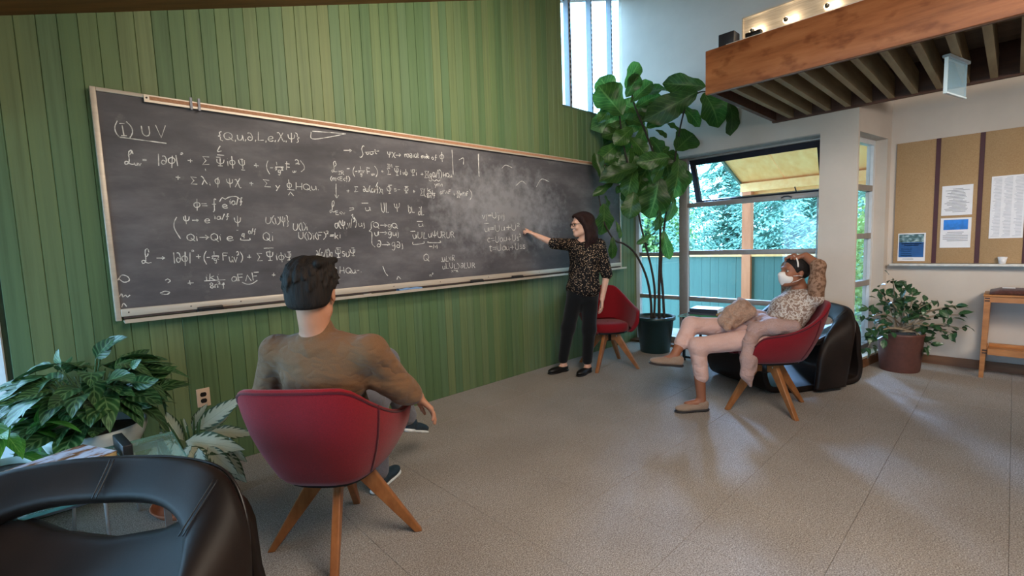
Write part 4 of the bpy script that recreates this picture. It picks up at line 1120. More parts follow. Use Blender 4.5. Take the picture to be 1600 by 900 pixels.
s.ell(hc+HR@np.array([-.025, 0, -.075]), (.062, .062, .10), np.eye(3), .006, 'sub')
s.build('sweater', SWEATER, man, mo, 2)
s = Sdf(.007)
s.chain([hipR, kneeU, ankU], [.100, .074, .060], .03); s.chain([hipL, kneeD, ankD+up*.02], [.100, .074, .062], .03); s.ell(hip, (.125, .165, .095), FL, .05)
s.build('trousers', GREYP, man, mo)
shoe(man, ankD-np.array([.05, .03, .10]), (.85, .52, 0), NAVY, WHITES, mo, .29)
shoe(man, ankU+np.array([-.03, -.02, -.09]), (.80, .45, -.40), NAVY, WHITES, mo, .29, up=(.35, .2, .9))
s = Sdf(.004)
q = lambda x, y, z: hc+HR@(np.array([x, y, z])*1.06)
s.ell(q(-.020, 0, .040), (.112, .097, .098), HR, .02); s.ell(q(.030, .010, .088), (.085, .085, .042), HR, .03); s.ell(q(-.055, 0, -.02), (.068, .085, .080), HR, .03)
s.ell(q(.055, .02, .085), (.055, .070, .030), HR, .02)
s.half(q(-.06, 0, -.062), HR@np.array([.25, 0, -1.]), .02)
rh = random.Random(5)
for k_ in range(150):
    a_, e_ = rh.uniform(.6, 2*PI-.6), rh.uniform(.05, 1.4)
    p_ = np.array([-.022+.101*math.cos(a_)*math.cos(e_), .087*math.sin(a_)*math.cos(e_), .038+.092*math.sin(e_)])
    g_ = np.array([-.3*math.cos(e_)-.15, .25*math.sin(a_), -1.0+.5*max(0, e_)]); g_ -= (p_-np.array([-.02, 0, .04]))*(g_@(p_-np.array([-.02, 0, .04])))/((p_-np.array([-.02, 0, .04]))@(p_-np.array([-.02, 0, .04])))
    g_ = g_/np.linalg.norm(g_)*rh.uniform(.03, .05)
    s.rc(q(*(p_)), q(*((p_+g_)*np.array([1.02, 1.02, 1.0]))), .0075, .004, .010)
for k_ in range(7): s.rc(q(-.10+.02*k_, -.06+.012*k_, .10), q(.03+.012*k_, -.075+.02*k_, .122-.003*k_), .016, .014, .012)
s.ell(q(.085, 0, -.055), (.085, .12, .105), HR, .015, 'sub')
for sy in (1, -1): s.ell(q(.000, .098*sy, -.036), (.034, .034, .056), HR, .012, 'sub')
s.build('hair', HAIR_A, man, mo, 1)

# ===== standing woman pointing at the board
RT = np.array([.7284, -.6851, 0]); FW = np.array([.6851, .7284, 0])
def Pw(u, d, z): return np.array([3.755, 3.085, 0])+RT*u+FW*d+np.array([0, 0, z])
BLOUSE = Mat('black_floral_blouse'); _v = BLOUSE.coord('Object'); _vo = BLOUSE.n('ShaderNodeTexVoronoi'); _vo.inputs['Scale'].default_value = 72; _vo.inputs['Randomness'].default_value = 0.9; BLOUSE.l(_v, _vo.inputs['Vector'])
BLOUSE.col(BLOUSE.ramp(_vo.outputs['Distance'], [(0.22, srgb(210, 178, 146)), (0.30, srgb(18, 14, 15))])); BLOUSE = BLOUSE.set(0.75, 0, 0.2)
BLACKT = m_fabric('black_trousers', srgb(15, 15, 18), 300, 0.15); FLAT = plain('black_flats', srgb(16, 14, 15), 0.45)
wo = tuple(np.round(Pw(.03, 0, 0), 3))
woman = empty('person', wo, 0, 'woman with long dark hair in a floral black blouse pointing at the chalkboard', 'person')
TR = frame_(190); fw, lw_, uw = TR[:, 0], TR[:, 1], TR[:, 2]
hcw = Pw(.105, -.02, 1.527); HW = frame_(150, -3)
neck = Pw(.130, .0, 1.375); sA = Pw(.005, .03, 1.318); sB = Pw(.275, -.02, 1.305)
eA, wA = Pw(-.190, -.14, 1.338), Pw(-.358, -.055, 1.425); eB, wB = Pw(.345, -.03, 1.010), Pw(.285, -.07, .760)
hipc = Pw(.100, .0, .86); hA, hB = Pw(.035, .02, .82), Pw(.175, .0, .82)
kA, aA = Pw(-.055, .02, .46), Pw(-.115, .03, .085); kB, aB = Pw(.155, -.03, .45), Pw(.125, -.05, .085)
s = Sdf(.005)
head(s, hcw, HW, 1.0); s.rc(neck-uw*.04, hcw+HW@np.array([-.022, 0, -.06]), .052, .048, .02)
s.rc(neck-uw*.05, sA, .045, .042, .04); s.rc(neck-uw*.05, sB, .045, .042, .04)
s.ell(Pw(.125, 0, 1.22), (.088, .135, .15), TR, .05); s.ell(Pw(.110, 0, 1.03), (.085, .120, .14), TR, .05); s.ell(hipc, (.10, .145, .10), TR, .05)
s.chain([sA, eA, wA], [.040, .036, .024], .02); s.chain([sB, eB, wB], [.040, .036, .025], .02)
s.chain([hA, kA, aA], [.075, .050, .033], .03); s.chain([hB, kB, aB], [.075, .050, .033], .03)
fd = Pw(-.470, -.02, 1.492)-wA
hand(s, wA, fd, (.15, -.45, .8), -1, (.02, .30, .42, .50), .10, .95, .75)
hand(s, wB, Pw(.285, -.09, .60)-wB, (.55, -.8, 0), 1, (.30, .36, .42, .46), .05, .95, .4)
for a, d_ in ((aA, np.array([-.86, .18, 0])), (aB, np.array([-.82, -.10, 0]))):
    dn = d_/np.linalg.norm(d_); s.rc(a-uw*.03-dn*.02, a-uw*.058+dn*.13, .032, .022, .02)
s.build('body', SKIN_B, woman, wo); eyes(woman, hcw, HW, wo)
s = Sdf(.006)
s.ell(Pw(.125, 0, 1.22), (.112, .168, .155), TR, .05); s.ell(Pw(.115, 0, 1.02), (.112, .166, .20), TR, .05); s.ell(Pw(.105, 0, .87), (.132, .188, .125), TR, .05)
s.ell(Pw(.085, -.09, 1.17), (.055, .05, .055), TR, .04); s.ell(Pw(.185, -.09, 1.17), (.055, .05, .055), TR, .04)
s.rc(neck-uw*.075, sA, .055, .056, .04); s.rc(neck-uw*.075, sB, .055, .056, .04)
s.chain([sA, eA+(wA-eA)*.02], [.064, .056], .03); s.chain([sB, eB], [.066, .059], .03)
s.half(Pw(.1, 0, .775), np.array([.1, 0, -1.]), .01)
s.rc(neck-uw*.0, neck+fw*.10-uw*.13, .050, .012, .008, 'sub')
s.build('blouse', BLOUSE, woman, wo, 2)
s = Sdf(.006)
s.ell(hipc-uw*.02, (.118, .158, .12), TR, .05); s.chain([hA, kA, aA+uw*.045], [.092, .068, .050], .04); s.chain([hB, kB, aB+uw*.045], [.092, .068, .050], .04)
s.build('trousers', BLACKT, woman, wo)
for a, d_ in ((aA, np.array([-.86, .18, 0])), (aB, np.array([-.82, -.10, 0]))):
    dn = d_/np.linalg.norm(d_); h_ = a.copy(); h_[2] = 0; h_ -= dn*.055
    shoe(woman, h_, dn, FLAT, FLAT, wo, .245, open_=True)
s = Sdf(.004); q = lambda x, y, z: hcw+HW@np.array([x, y, z])
s.ell(q(-.022, 0, .034), (.104, .088, .090), HW, .02); s.ell(q(.035, 0, .075), (.060, .070, .036), HW, .02)
for sy in (1, -1):
    s.chain([q(.02, .078*sy, .05), q(-.02, .086*sy, -.05), q(-.03, .090*sy, -.14), q(.0, .085*sy, -.24)], [.022, .030, .034, .022], .03)
s.chain([q(-.075, 0, .02), q(-.090, 0, -.08), q(-.085, 0, -.18), q(-.075, 0, -.27)], [.060, .066, .062, .035], .04)
for y_ in (-.055, .055): s.chain([q(-.06, y_, -.02), q(-.075, y_, -.14), q(-.055, y_*1.1, -.28)], [.045, .048, .022], .04)
s.ell(q(.090, 0, -.030), (.062, .066, .105), HW, .012, 'sub')
s.build('hair', HAIR_B, woman, wo, 1)
gl = MB()
for sy in (1, -1):
    c_ = np.array([.104, .031*sy, -.006])
    gl.tube([tuple(q(c_[0]-.004*abs(math.cos(a))*0, c_[1]+.024*math.cos(a), c_[2]+.017*math.sin(a))-np.array(wo)) for a in np.linspace(0, 2*PI, 17)[:-1]], .0028, 6, closed=True)
    gl.tube([tuple(q(.103, .055*sy, 0)-np.array(wo)), tuple(q(.05, .080*sy, .0)-np.array(wo)), tuple(q(-.01, .084*sy, -.004)-np.array(wo))], .0024, 6)
gl.tube([tuple(q(.106, .008, .0)-np.array(wo)), tuple(q(.108, 0, .002)-np.array(wo)), tuple(q(.106, -.008, .0)-np.array(wo))], .0026, 6)
gl.build('glasses', BLK, woman)

# ===== seated woman with a face mask, hands on her head
def Pc(u, d, z): return np.array([3.93, 1.30, 0])+RT*u+FW*d+np.array([0, 0, z])
co = (3.93, 1.30, 0)
PINK = m_fabric('pink_trousers', srgb(214, 172, 158), 260, 0.15, 0.08, .5); MAUVE = m_fabric('mauve_jacket', srgb(176, 142, 132), 200, 0.3, .18, .9)
FLOR = Mat('beige_floral_blouse'); _v = FLOR.coord('Object'); _n = FLOR.noise(_v, 34, 3, 0.55)
FLOR.col(FLOR.ramp(_n, [(0.42, srgb(134, 106, 92)), (0.50, srgb(214, 200, 186)), (0.58, srgb(150, 122, 106))])); FLOR = FLOR.set(0.8, 0, 0.2)
SHEER = Mat('brown_patterned_sleeve'); _v = SHEER.coord('Object'); _n = SHEER.noise(_v, 46, 3, 0.55)
SHEER.col(SHEER.ramp(_n, [(0.42, srgb(104, 72, 52)), (0.55, srgb(150, 114, 92))])); SHEER = SHEER.set(0.8, 0, 0.2)
TAUPE = m_fabric('taupe_suede', srgb(150, 126, 108), 260, 0.2); DARKSOLE = plain('dark_sole', srgb(40, 34, 34), 0.7)
MASK = plain('white_mask', srgb(226, 216, 208), 0.8, var=0.03)
seated = empty('person', co, 0, 'woman in pink trousers and face mask leaning back, hands on her head', 'person')
CR = frame_(137); fc, lc, uc = CR[:, 0], CR[:, 1], CR[:, 2]
hcc = Pc(.215, .0, 1.060); HC = frame_(140, 8)
hpN, hpF = Pc(.06, -.08, .575), Pc(.06, .10, .585); shN, shF = Pc(.285, -.15, .865), Pc(.275, .17, .865); nkc = Pc(.270, .01, .925)
elN, wrN = Pc(.300, -.15, 1.105), Pc(.262, -.06, 1.180); elF, wrF = Pc(.285, .20, 1.085), Pc(.250, .07, 1.170)
kN, aN = Pc(-.560, -.06, .515), Pc(-.530, -.06, .105); kF, aF = Pc(-.560, .07, .655), Pc(-.720, -.02, .445)
s = Sdf(.005)
head(s, hcc, HC, .98); s.rc(nkc-uc*.02, hcc+HC@np.array([-.025, 0, -.055]), .052, .050, .02)
for a in (shN, shF): s.rc(nkc-uc*.03, a, .048, .046, .04)
TC = frame_(137, 38)
s.ell(Pc(.235, 0, .80), (.095, .14, .15), TC, .05); s.ell(Pc(.14, 0, .68), (.10, .14, .15), TC, .05); s.ell(Pc(.07, 0, .60), (.12, .155, .10), CR, .05)
s.chain([shN, elN, wrN], [.046, .040, .027], .02); s.chain([shF, elF, wrF], [.046, .040, .027], .02)
s.chain([hpN, kN, aN], [.080, .054, .034], .03); s.chain([hpF, kF, aF], [.080, .054, .034], .03)
hand(s, wrN, Pc(.205, .05, 1.172)-wrN, (.0, -.1, 1), 1, (.12, .16, .2, .22), .06, .95, .5)
hand(s, wrF, Pc(.190, -.02, 1.175)-wrF, (0, 0, 1), -1, (.12, .16, .2, .22), .06, .95, .5)
s.rc(aN-uc*.035, aN-uc*.05+Pc(-.11, 0, 0)-Pc(0, 0, 0), .034, .026, .02); s.rc(aF-uc*.02, aF-uc*.045+Pc(-.11, 0, .0)-Pc(0, 0, 0), .034, .026, .02)
s.build('body', SKIN_C, seated, co); eyes(seated, hcc, HC, co, .96)
s = Sdf(.006)
s.ell(Pc(.225, 0, .79), (.118, .165, .165), TC, .05); s.ell(Pc(.14, 0, .68), (.125, .165, .16), TC, .05); s.ell(Pc(.17, 0, .76), (.13, .13, .09), TC, .05)
s.rc(nkc-uc*.055, shN, .055, .058, .04); s.rc(nkc-uc*.055, shF, .055, .058, .04)
s.rc(nkc+uc*.02, nkc+uc*.09-fc*.0, .050, .060, .01, 'sub')
s.build('blouse', FLOR, seated, co, 2)
for a, b, c in ((shN, elN, wrN), (shF, elF, wrF)):
    s = Sdf(.006); s.chain([a+uc*.0, a+(b-a)*.5, b, b+(c-b)*.12], [.056, .052, .046, .040], .03); s.build('sleeve', SHEER, seated, co, 1)
s = Sdf(.006)
s.ell(Pc(.06, 0, .595), (.135, .172, .105), CR, .05)
s.chain([hpN, kN, aN+uc*.17], [.092, .064, .054], .03); s.chain([hpF, kF, kF+(aF-kF)*.62], [.092, .066, .054], .03)
s.build('trousers', PINK, seated, co, 1)
s = Sdf(.007)       # jacket round the waist, one tail hanging over the front of the seat
s.chain([Pc(.10, -.18, .66), Pc(-.02, -.15, .66), Pc(-.14, -.12, .64), Pc(-.215, -.16, .55)], [.055, .062, .055, .045], .03)
s.chain([Pc(.10, .12, .68), Pc(-.02, .10, .69), Pc(-.12, .05, .67)], [.05, .06, .05], .03); s.rc(Pc(-.03, -.14, .66), Pc(-.03, .08, .69), .06, .06, .03)
s.chain([Pc(-.215, -.18, .55), Pc(-.240, -.20, .44), Pc(-.250, -.21, .32), Pc(-.225, -.215, .235)], [.045, .050, .042, .012], .03)
s.chain([Pc(-.20, -.19, .50), Pc(-.195, -.205, .36)], [.04, .020], .03)
s.build('jacket', MAUVE, seated, co, 1)
toe = lambda u, d, z: Pc(u, d, z)-Pc(0, 0, 0)
shoe(seated, Pc(-.475, -.06, 0), toe(-1, -.05, 0), TAUPE, DARKSOLE, co, .265)
shoe(seated, Pc(-.665, -.03, .345), toe(-.95, -.03, .13), TAUPE, DARKSOLE, co, .265, up=toe(.13, 0, .95))
s = Sdf(.004); q = lambda x, y, z: hcc+HC@(np.array([x, y, z])*.98)
s.ell(q(-.022, 0, .030), (.104, .086, .092), HC, .02); s.ell(q(-.125, -.01, .045), (.052, .048, .046), HC, .02)
s.ell(q(.095, 0, -.035), (.075, .10, .090), HC, .012, 'sub')
for sy in (1, -1): s.ell(q(.01, .09*sy, -.045), (.034, .03, .045), HC, .01, 'sub')
s.build('hair', HAIR_C, seated, co, 1)
s = Sdf(.004); s.ell(q(.052, 0, -.062), (.060, .060, .048), HC, .01); s.rc(q(.085, 0, -.028), q(.114, 0, -.040), .014, .009, .02); s.rc(q(.10, 0, -.04), q(.082, 0, -.10), .024, .020, .02)
s.half(q(.040, 0, 0), HC@np.array([-1., 0, 0]), .005)
mk = s.build('face_mask', MASK, seated, co, 1)
for sy in (1, -1):
    for z_ in (-.038, -.088):
        MB().tube([tuple(q(.045, .060*sy, z_)-np.array(co)), tuple(q(.02, .081*sy, z_*.8)-np.array(co)), tuple(q(-.010, .088*sy, -.02+z_*.3)-np.array(co))], .0022, 6).build('ear_loop', MASK, mk)
MB().tube([tuple(q(.035, .0+.092*math.cos(a)*.93, .02+.098*math.sin(a))-np.array(co)) for a in np.linspace(.15, PI-.15, 14)], .006, 6).build('hair_band', MASK, seated)
# knitted bundle in her lap
s = Sdf(.006)
KNIT = m_fabric('knitted_wool', srgb(172, 136, 114), 90, 0.7, 0.25, .9)
for k_ in range(6): s.rc(Pc(-.335+.03*k_, -.07+.01*k_, .655+.030*k_), Pc(-.315+.03*k_, .09, .70+.028*k_), .030, .024, .008)
bo_ = Pc(-.20, .02, .70)
s.chain([Pc(-.315, .02, .685), Pc(-.255, .03, .745), Pc(-.165, .04, .795)], [.055, .062, .060], .02); s.chain([Pc(-.27, -.02, .675), Pc(-.185, 0, .735), Pc(-.13, .0, .76)], [.045, .055, .05], .02)
bo_ = tuple(np.round(bo_, 3))
t = empty('knitted_bundle', bo_, 0, 'rolled brown knitted garment resting on the lap of the seated woman', 'clothing')
s.build('knit_roll', KNIT, t, bo_, 1)
# ---------------------------------------------------------------- plants
def leaf_mesh(name, mat, prof, nu=7, nv=4, droop=.25, fold=.18, wave=.0, seed=0, twist=0.0):
    """unit-length leaf along +x, face up +z; uv = (along, across)"""
    r = random.Random(seed); V = []; F = []; UV = []
    ph = r.uniform(0, 6)
    for i in range(nu+1):
        u = i/nu; w = prof(u)
        for j in range(nv+1):
            v = -1+2*j/nv
            z = -droop*u*u+fold*abs(v)*w+wave*math.sin(u*13+ph+v*2)*abs(v)*w*2
            y = v*w; tz = twist*u
            V.append((u*(1-.12*droop*u), y*math.cos(tz)-z*math.sin(tz)*0, z+y*math.sin(tz))); UV.append((u, 0.5+0.5*v))
    for i in range(nu):
        for j in range(nv): a = i*(nv+1)+j; F.append((a, a+nv+1, a+nv+2, a+1))
    me = bpy.data.meshes.new(name); me.from_pydata(V, [], F)
    uv = me.uv_layers.new(name='uv')
    for lp_ in me.loops: uv.data[lp_.index].uv = UV[lp_.vertex_index]
    me.polygons.foreach_set('use_smooth', [True]*len(F)); me.materials.append(mat); me.update()
    return me
def fiddle(u): return 0.015+0.34*max(0, math.sin(PI*min(1, u**0.95)))**0.55*(0.50+0.62*u)*(1-0.22*math.exp(-((u-.36)/.13)**2))
def lance(w, p=0.9): return lambda u: 0.004+w*math.sin(PI*(u**p))**0.85
def leafmat(name, base, dark, light, veins=14, vein_w=.10, center=None, edge=None, rough=0.4, transl=.25, midw=.035, var=.3):
    M = Mat(name); tc = M.n('ShaderNodeTexCoord'); sp = M.n('ShaderNodeSeparateXYZ'); M.l(tc.outputs['UV'], sp.inputs[0])
    oi = M.n('ShaderNodeObjectInfo')
    av = M.math('ABSOLUTE', M.math('SUBTRACT', sp.outputs[1], 0.5))
    ph = M.math('SUBTRACT', M.math('MULTIPLY', sp.outputs[0], veins), M.math('MULTIPLY', av, veins*0.55))
    fr = M.math('ABSOLUTE', M.math('SUBTRACT', M.math('FRACT', ph), 0.5))
    c = M.ramp(M.noise(tc.outputs['Object'], 4, 3), [(0.3, dark), (0.7, base)])
    if center:
        nz = M.noise(tc.outputs['UV'], 9, 3)
        q = M.math('ADD', M.math('ADD', M.math('MULTIPLY', av, 2.0), M.math('MULTIPLY', fr, .75)), M.math('MULTIPLY', M.math('SUBTRACT', nz, .5), .5))
        c = M.mix(M.ramp(q, [(center[1], (1, 1, 1, 1)), (center[1]+.14, (0, 0, 0, 1))]), c, center[0])
    else:
        c = M.mix(M.ramp(fr, [(0.0, (1, 1, 1, 1)), (vein_w, (0, 0, 0, 1))]), c, light)
    c = M.mix(M.ramp(av, [(midw*.5, (1, 1, 1, 1)), (midw, (0, 0, 0, 1))]), c, light)
    br = M.ramp(oi.outputs['Random'], [(0, (1-var, 1-var, 1-var, 1)), (1, (1+var*.5, 1+var*.5, 1+var*.4, 1))])
    c = M.mix(1.0, c, br, 'MULTIPLY')
    M.col(c); M.bump(fr, 0.25, 0.004)
    M.set(rough, 0, 0.5)
    tr = M.n('ShaderNodeBsdfTranslucent'); M.l(c, tr.inputs['Color'])
    mx = M.n('ShaderNodeMixShader'); mx.inputs[0].default_value = transl
    M.l(M.b.outputs[0], mx.inputs[1]); M.l(tr.outputs[0], mx.inputs[2]); M.l(mx.outputs[0], M.o.inputs['Surface'])
    return M.m
def put_leaf(me, parent, base, tip, nrm, wid=1.0, name='leaf'):
    b, t = Vector(base), Vector(tip); d = t-b; L = d.length; d.normalize()
    n = Vector(nrm); n = n-d*n.dot(d)
    if n.length < 1e-4: n = Vector((0, 0, 1))-d*d.z
    n.normalize(); y = n.cross(d)
    o = bpy.data.objects.new(name, me); link(o, parent)
    M = Matrix(((d.x, y.x, n.x), (d.y, y.y, n.y), (d.z, y.z, n.z))).to_4x4()
    pl = parent.matrix_basis.translation if parent else Vector((0, 0, 0))
    T = Matrix.Translation(b-pl) @ M @ Matrix.Diagonal((L, L*wid, L, 1))
    pts = [T @ v.co for v in me.vertices]            # nudge leaves that would touch the walls back into the room
    ex = max(0, max(p.x+pl.x for p in pts)-(5.385 if b.z > 1.0 else 6.235)); ey = max(0, max(p.y+pl.y for p in pts)-(3.40 if b.z > .95 else 3.45))
    o.matrix_basis = Matrix.Translation((-ex, -ey, 0)) @ T
    return o
def spot(px, py, depth):
    """a place in the room seen along a traced direction, at a given distance along the floor's forward axis"""
    d = _F+_R*((px-800)/737.8)-_U*((py-450)/737.8)
    k = depth/(d.x*.6851+d.y*.7284)
    p = Vector((d.x*k, d.y*k, 1.35+d.z*k))
    k = min(1, 5.24/max(p.x, .01), 3.34/max(p.y, .01)) if depth > 5 else 1     # keeps clear of the two walls
    return Vector((p.x*k, p.y*k, 1.35+(p.z-1.35)*k))
SOIL = plain('potting_soil', srgb(58, 44, 36), 0.95, var=0.4, scale=60, bump=0.6)
rl_ = random.Random(21)
def jit(a): return Vector((rl_.uniform(-a, a), rl_.uniform(-a, a), rl_.uniform(-a, a)))

# --- fiddle leaf fig
FIGL = leafmat('fig_leaf', srgb(72, 116, 50), srgb(44, 84, 38), srgb(100, 136, 70), 9, .10, rough=.36, transl=.42, var=.4)
STEM = plain('fig_stem', srgb(46, 38, 32), 0.8, var=0.25, scale=40, bump=0.3)
figs = [leaf_mesh('fig_leaf', FIGL, fiddle, 9, 6, dr, fo, wv, sd) for dr, fo, wv, sd in ((.22, .22, .10, 1), (.45, .15, .12, 2), (.05, .3, .10, 3), (.65, .2, .14, 4))]
fc_ = Vector((5.08, 2.92, 0))
fig = empty('fiddle_leaf_fig', fc_, 0, 'tall fiddle leaf fig in a big dark green pot in the corner by the windows', 'plant')
POTG = plain('dark_green_pot', srgb(26, 50, 50), 0.32, var=0.1)
pot = MB().lathe([(.165, 0), (.172, .01), (.215, .385), (.236, .39), (.238, .43), (.225, .432), (.212, .40), (.205, .385)], 36, close=False)
pot.lathe([(.0, .0), (.165, 0)], 36, close=False)
pot.build('pot', POTG, fig, fixn=False)
MB().lathe([(.001, .392), (.10, .398), (.209, .388)], 24, close=False).build('soil', SOIL, fig)
fd_ = 5.50
def stem(pts, r0, r1, par, mat, origin, nm='stem'):
    P = spline([tuple(p) for p in pts], 6*len(pts)); n = len(P)
    MB().tube([tuple(p-np.array(origin)) for p in P], [r0+(r1-r0)*i/(n-1) for i in range(n)], 8).build(nm, mat, par)
for pts, r0, r1 in (
    ([(1018, 498, 0), (1017, 470, 0), (1012, 440, .02), (1003, 415, .02), (990, 393, 0), (975, 381, -.05), (960, 375, -.10), (945, 350, -.12), (938, 320, -.12), (935, 300, -.12)], .016, .007),
    ([(1022, 499, .02), (1023, 455, .05), (1018, 420, .06), (1008, 380, .05), (1000, 345, .02), (990, 290, 0), (975, 230, -.03), (968, 180, -.03)], .015, .008),
    ([(1030, 500, 0), (1030, 440, 0), (1032, 380, .02), (1031, 330, .02), (1030, 270, 0), (1010, 210, .02), (990, 160, .03), (985, 125, .03)], .018, .008),
    ([(1038, 499, -.02), (1036, 460, -.02), (1033, 420, 0), (1036, 370, 0), (1043, 320, 0), (1052, 270, -.03), (1058, 225, -.06), (1066, 185, -.08), (1075, 160, -.10), (1098, 143, -.12), (1130, 155, -.15)], .016, .006),
    ([(1031, 350, 0), (1020, 366, -.03), (1010, 362, -.05)], .005, .003), ([(1032, 345, 0), (1038, 363, -.03)], .005, .003)):
    stem([spot(x, y, fd_+d) for x, y, d in pts], r0, r1, fig, STEM, fc_)
toC = Vector((-.6851, -.7284, .30))
# base x,y, tip x,y, depth offset, width factor, mesh
LV = [(977, 138, 999, 96, .0, .8, 2), (962, 155, 936, 117, -.05, 1.3, 0), (973, 180, 935, 133, -.10, 1.5, 2), (978, 152, 999, 115, 0, 1.0, 2), (986, 160, 1020, 121, .02, .9, 0), (994, 153, 1042, 127, .05, .9, 0), (994, 168, 1034, 140, .03, 1.0, 0),
 (1103, 135, 1036, 128, -.15, .8, 0), (1090, 143, 1020, 180, -.18, .85, 1), (1102, 147, 1137, 184, -.12, 1.5, 1), (1138, 160, 1158, 198, -.15, 1.0, 3), (1066, 167, 1098, 190, -.05, .9, 1), (1056, 235, 1086, 204, -.10, 1.7, 0),
 (1060, 248, 1062, 310, -.15, 1.1, 1), (1030, 276, 1022, 338, -.12, 1.35, 1), (990, 300, 983, 340, -.10, 1.25, 0), (992, 262, 976, 302, -.05, 1.1, 1), (997, 260, 938, 277, -.20, .75, 0), (942, 282, 929, 238, -.15, .7, 2), (958, 286, 928, 303, -.12, .6, 0),
 (1046, 245, 998, 254, -.25, .9, 0), (1044, 248, 1016, 275, -.25, .8, 1), (958, 166, 934, 188, -.05, 1.0, 0), (988, 200, 962, 222, -.05, 1.2, 0), (1024, 203, 1044, 212, -.05, .8, 0), (1053, 308, 1054, 342, -.10, .9, 1),
 (943, 318, 950, 366, -.15, 1.2, 1), (957, 370, 959, 404, -.12, .7, 1), (945, 305, 957, 330, -.10, .7, 1), (1018, 366, 998, 381, -.05, .55, 0), (1029, 328, 1034, 359, -.08, .9, 1), (1036, 360, 1046, 405, -.05, .65, 1), (962, 345, 972, 372, -.10, .5, 0),
 (975, 190, 948, 215, .02, 1.3, 0), (970, 200, 985, 238, 0, 1.2, 1), (985, 215, 1012, 240, .02, 1.2, 0), (1005, 195, 978, 180, .05, 1.2, 0), (1010, 200, 1040, 180, .05, 1.1, 0), (1015, 215, 1045, 240, .03, 1.2, 1), (1000, 235, 970, 262, .02, 1.2, 1),
 (1020, 240, 1008, 285, 0, 1.3, 1), (1035, 240, 1052, 275, .02, 1.2, 1), (965, 225, 938, 250, .04, 1.1, 0), (960, 240, 968, 280, .03, 1.1, 1), (1002, 262, 1003, 305, .02, 1.2, 1), (985, 250, 1010, 278, .05, 1.2, 0), (1000, 175, 970, 160, .06, 1.3, 2), (990, 185, 1022, 165, .06, 1.2, 0),
 (1045, 255, 1075, 262, .02, 1.1, 0), (1058, 262, 1082, 285, .0, 1.0, 1), (1040, 275, 1045, 318, .03, 1.1, 1), (955, 180, 938, 170, .0, 1.4, 0), (1062, 205, 1045, 190, -.05, .8, 0), (1010, 290, 1003, 325, .04, 1.0, 1), (1068, 178, 1048, 165, -.08, .8, 0), (978, 285, 962, 300, .05, 1.0, 0)]
for k_ in range(26):
    x0, y0 = rl_.uniform(952, 1050), rl_.uniform(150, 285); a = rl_.uniform(-.2, PI+.2); L_ = rl_.uniform(30, 44)
    LV.append((x0, y0, x0+L_*math.cos(a)*.8, y0+L_*(math.sin(a)*.9+.15), rl_.uniform(.0, .22), rl_.uniform(1.0, 1.3), rl_.choice((0, 1, 1, 3))))
for q, (x0, y0, x1, y1, d, w, m) in enumerate(LV):
    b = spot(x0, y0, fd_+d); t = spot(x1, y1, fd_+d-(.06 if y1 > y0 else -.02)+rl_.uniform(-.05, .05))
    put_leaf(figs[m], fig, b, t, toC+jit(.45), w)

# --- dark green aglaonema in a white planter at the left
AGL = leafmat('aglaonema_leaf', srgb(50, 92, 50), srgb(30, 64, 36), srgb(104, 140, 92), 6, .26, rough=.30, transl=.15, midw=.03, var=.35)
agls = [leaf_mesh('aglaonema_leaf', AGL, lance(.26, .82), 7, 4, dr, .2, .04, sd) for dr, sd in ((.25, 1), (.55, 2), (.85, 3))]
ac = Vector((0.04, 3.08, 0))
psd = empty('plant_stand', ac, 0, 'slim white metal stand under the white planter at the left', 'stand')
MB().lathe([(0, .330), (.135, .330), (.135, .344), (0, .344)], 28, close=False).build('top', plain('white_metal', srgb(206, 208, 210), .4), psd)
for k_ in range(3):
    a = .5+k_*2.094; MB().tube([(.115*math.cos(a), .115*math.sin(a), .332), (.15*math.cos(a), .15*math.sin(a), .0)], .007, 8).build('leg', bpy.data.materials['white_metal'], psd)
agp = empty('aglaonema_plant', ac, 0, 'bushy dark green plant with patterned leaves in a white planter', 'plant')
GSTEM = plain('green_stem', srgb(64, 96, 58), .5)
WPOT = plain('white_planter', srgb(206, 212, 208), 0.45, var=0.05)
m = MB().lathe([(.115, .345), (.13, .355), (.185, .46), (.20, .50), (.20, .53), (.188, .53), (.175, .49)], 32, close=False); m.lathe([(.0, .345), (.115, .345)], 32, close=False)
m.build('planter', WPOT, agp)
MB().lathe([(.001, .50), (.178, .495)], 24, close=False).build('soil', SOIL, agp)
def crown(par, ctr, meshes, n, rad, z0, z1, ln, zsq=1.0, droop=.5, stems=None, seed=3, ymax=None):
    r = random.Random(seed)
    for i in range(n):
        a = r.uniform(0, 2*PI); e = r.random()
        rr = rad*(0.35+0.65*math.sqrt(e)) ; z = z0+(z1-z0)*r.random()**0.9*(1-0.35*e)
        b = Vector((ctr[0]+rr*0.62*math.cos(a), ctr[1]+rr*0.62*math.sin(a)*zsq, z))
        L = ln*r.uniform(.75, 1.25); out = Vector((math.cos(a), math.sin(a)*zsq, 0)); el = r.uniform(-.55, .75)*(1 if z < (z0+z1)/2 else .6)+.15
        t = b+(out*math.cos(el)+Vector((0, 0, 1))*math.sin(el)).normalized()*L
        if ymax and t.y > ymax: t.y = ymax-r.uniform(0, .02); b.y = min(b.y, ymax-.03)
        put_leaf(r.choice(meshes), par, b, t, Vector((out.x*.35, out.y*.35-.15, .9))+Vector((r.uniform(-.35, .35), r.uniform(-.35, .35), 0)))
crown(agp, (0.04, 3.06), agls, 150, .34, .56, .87, .165, .95, seed=5, ymax=3.44)
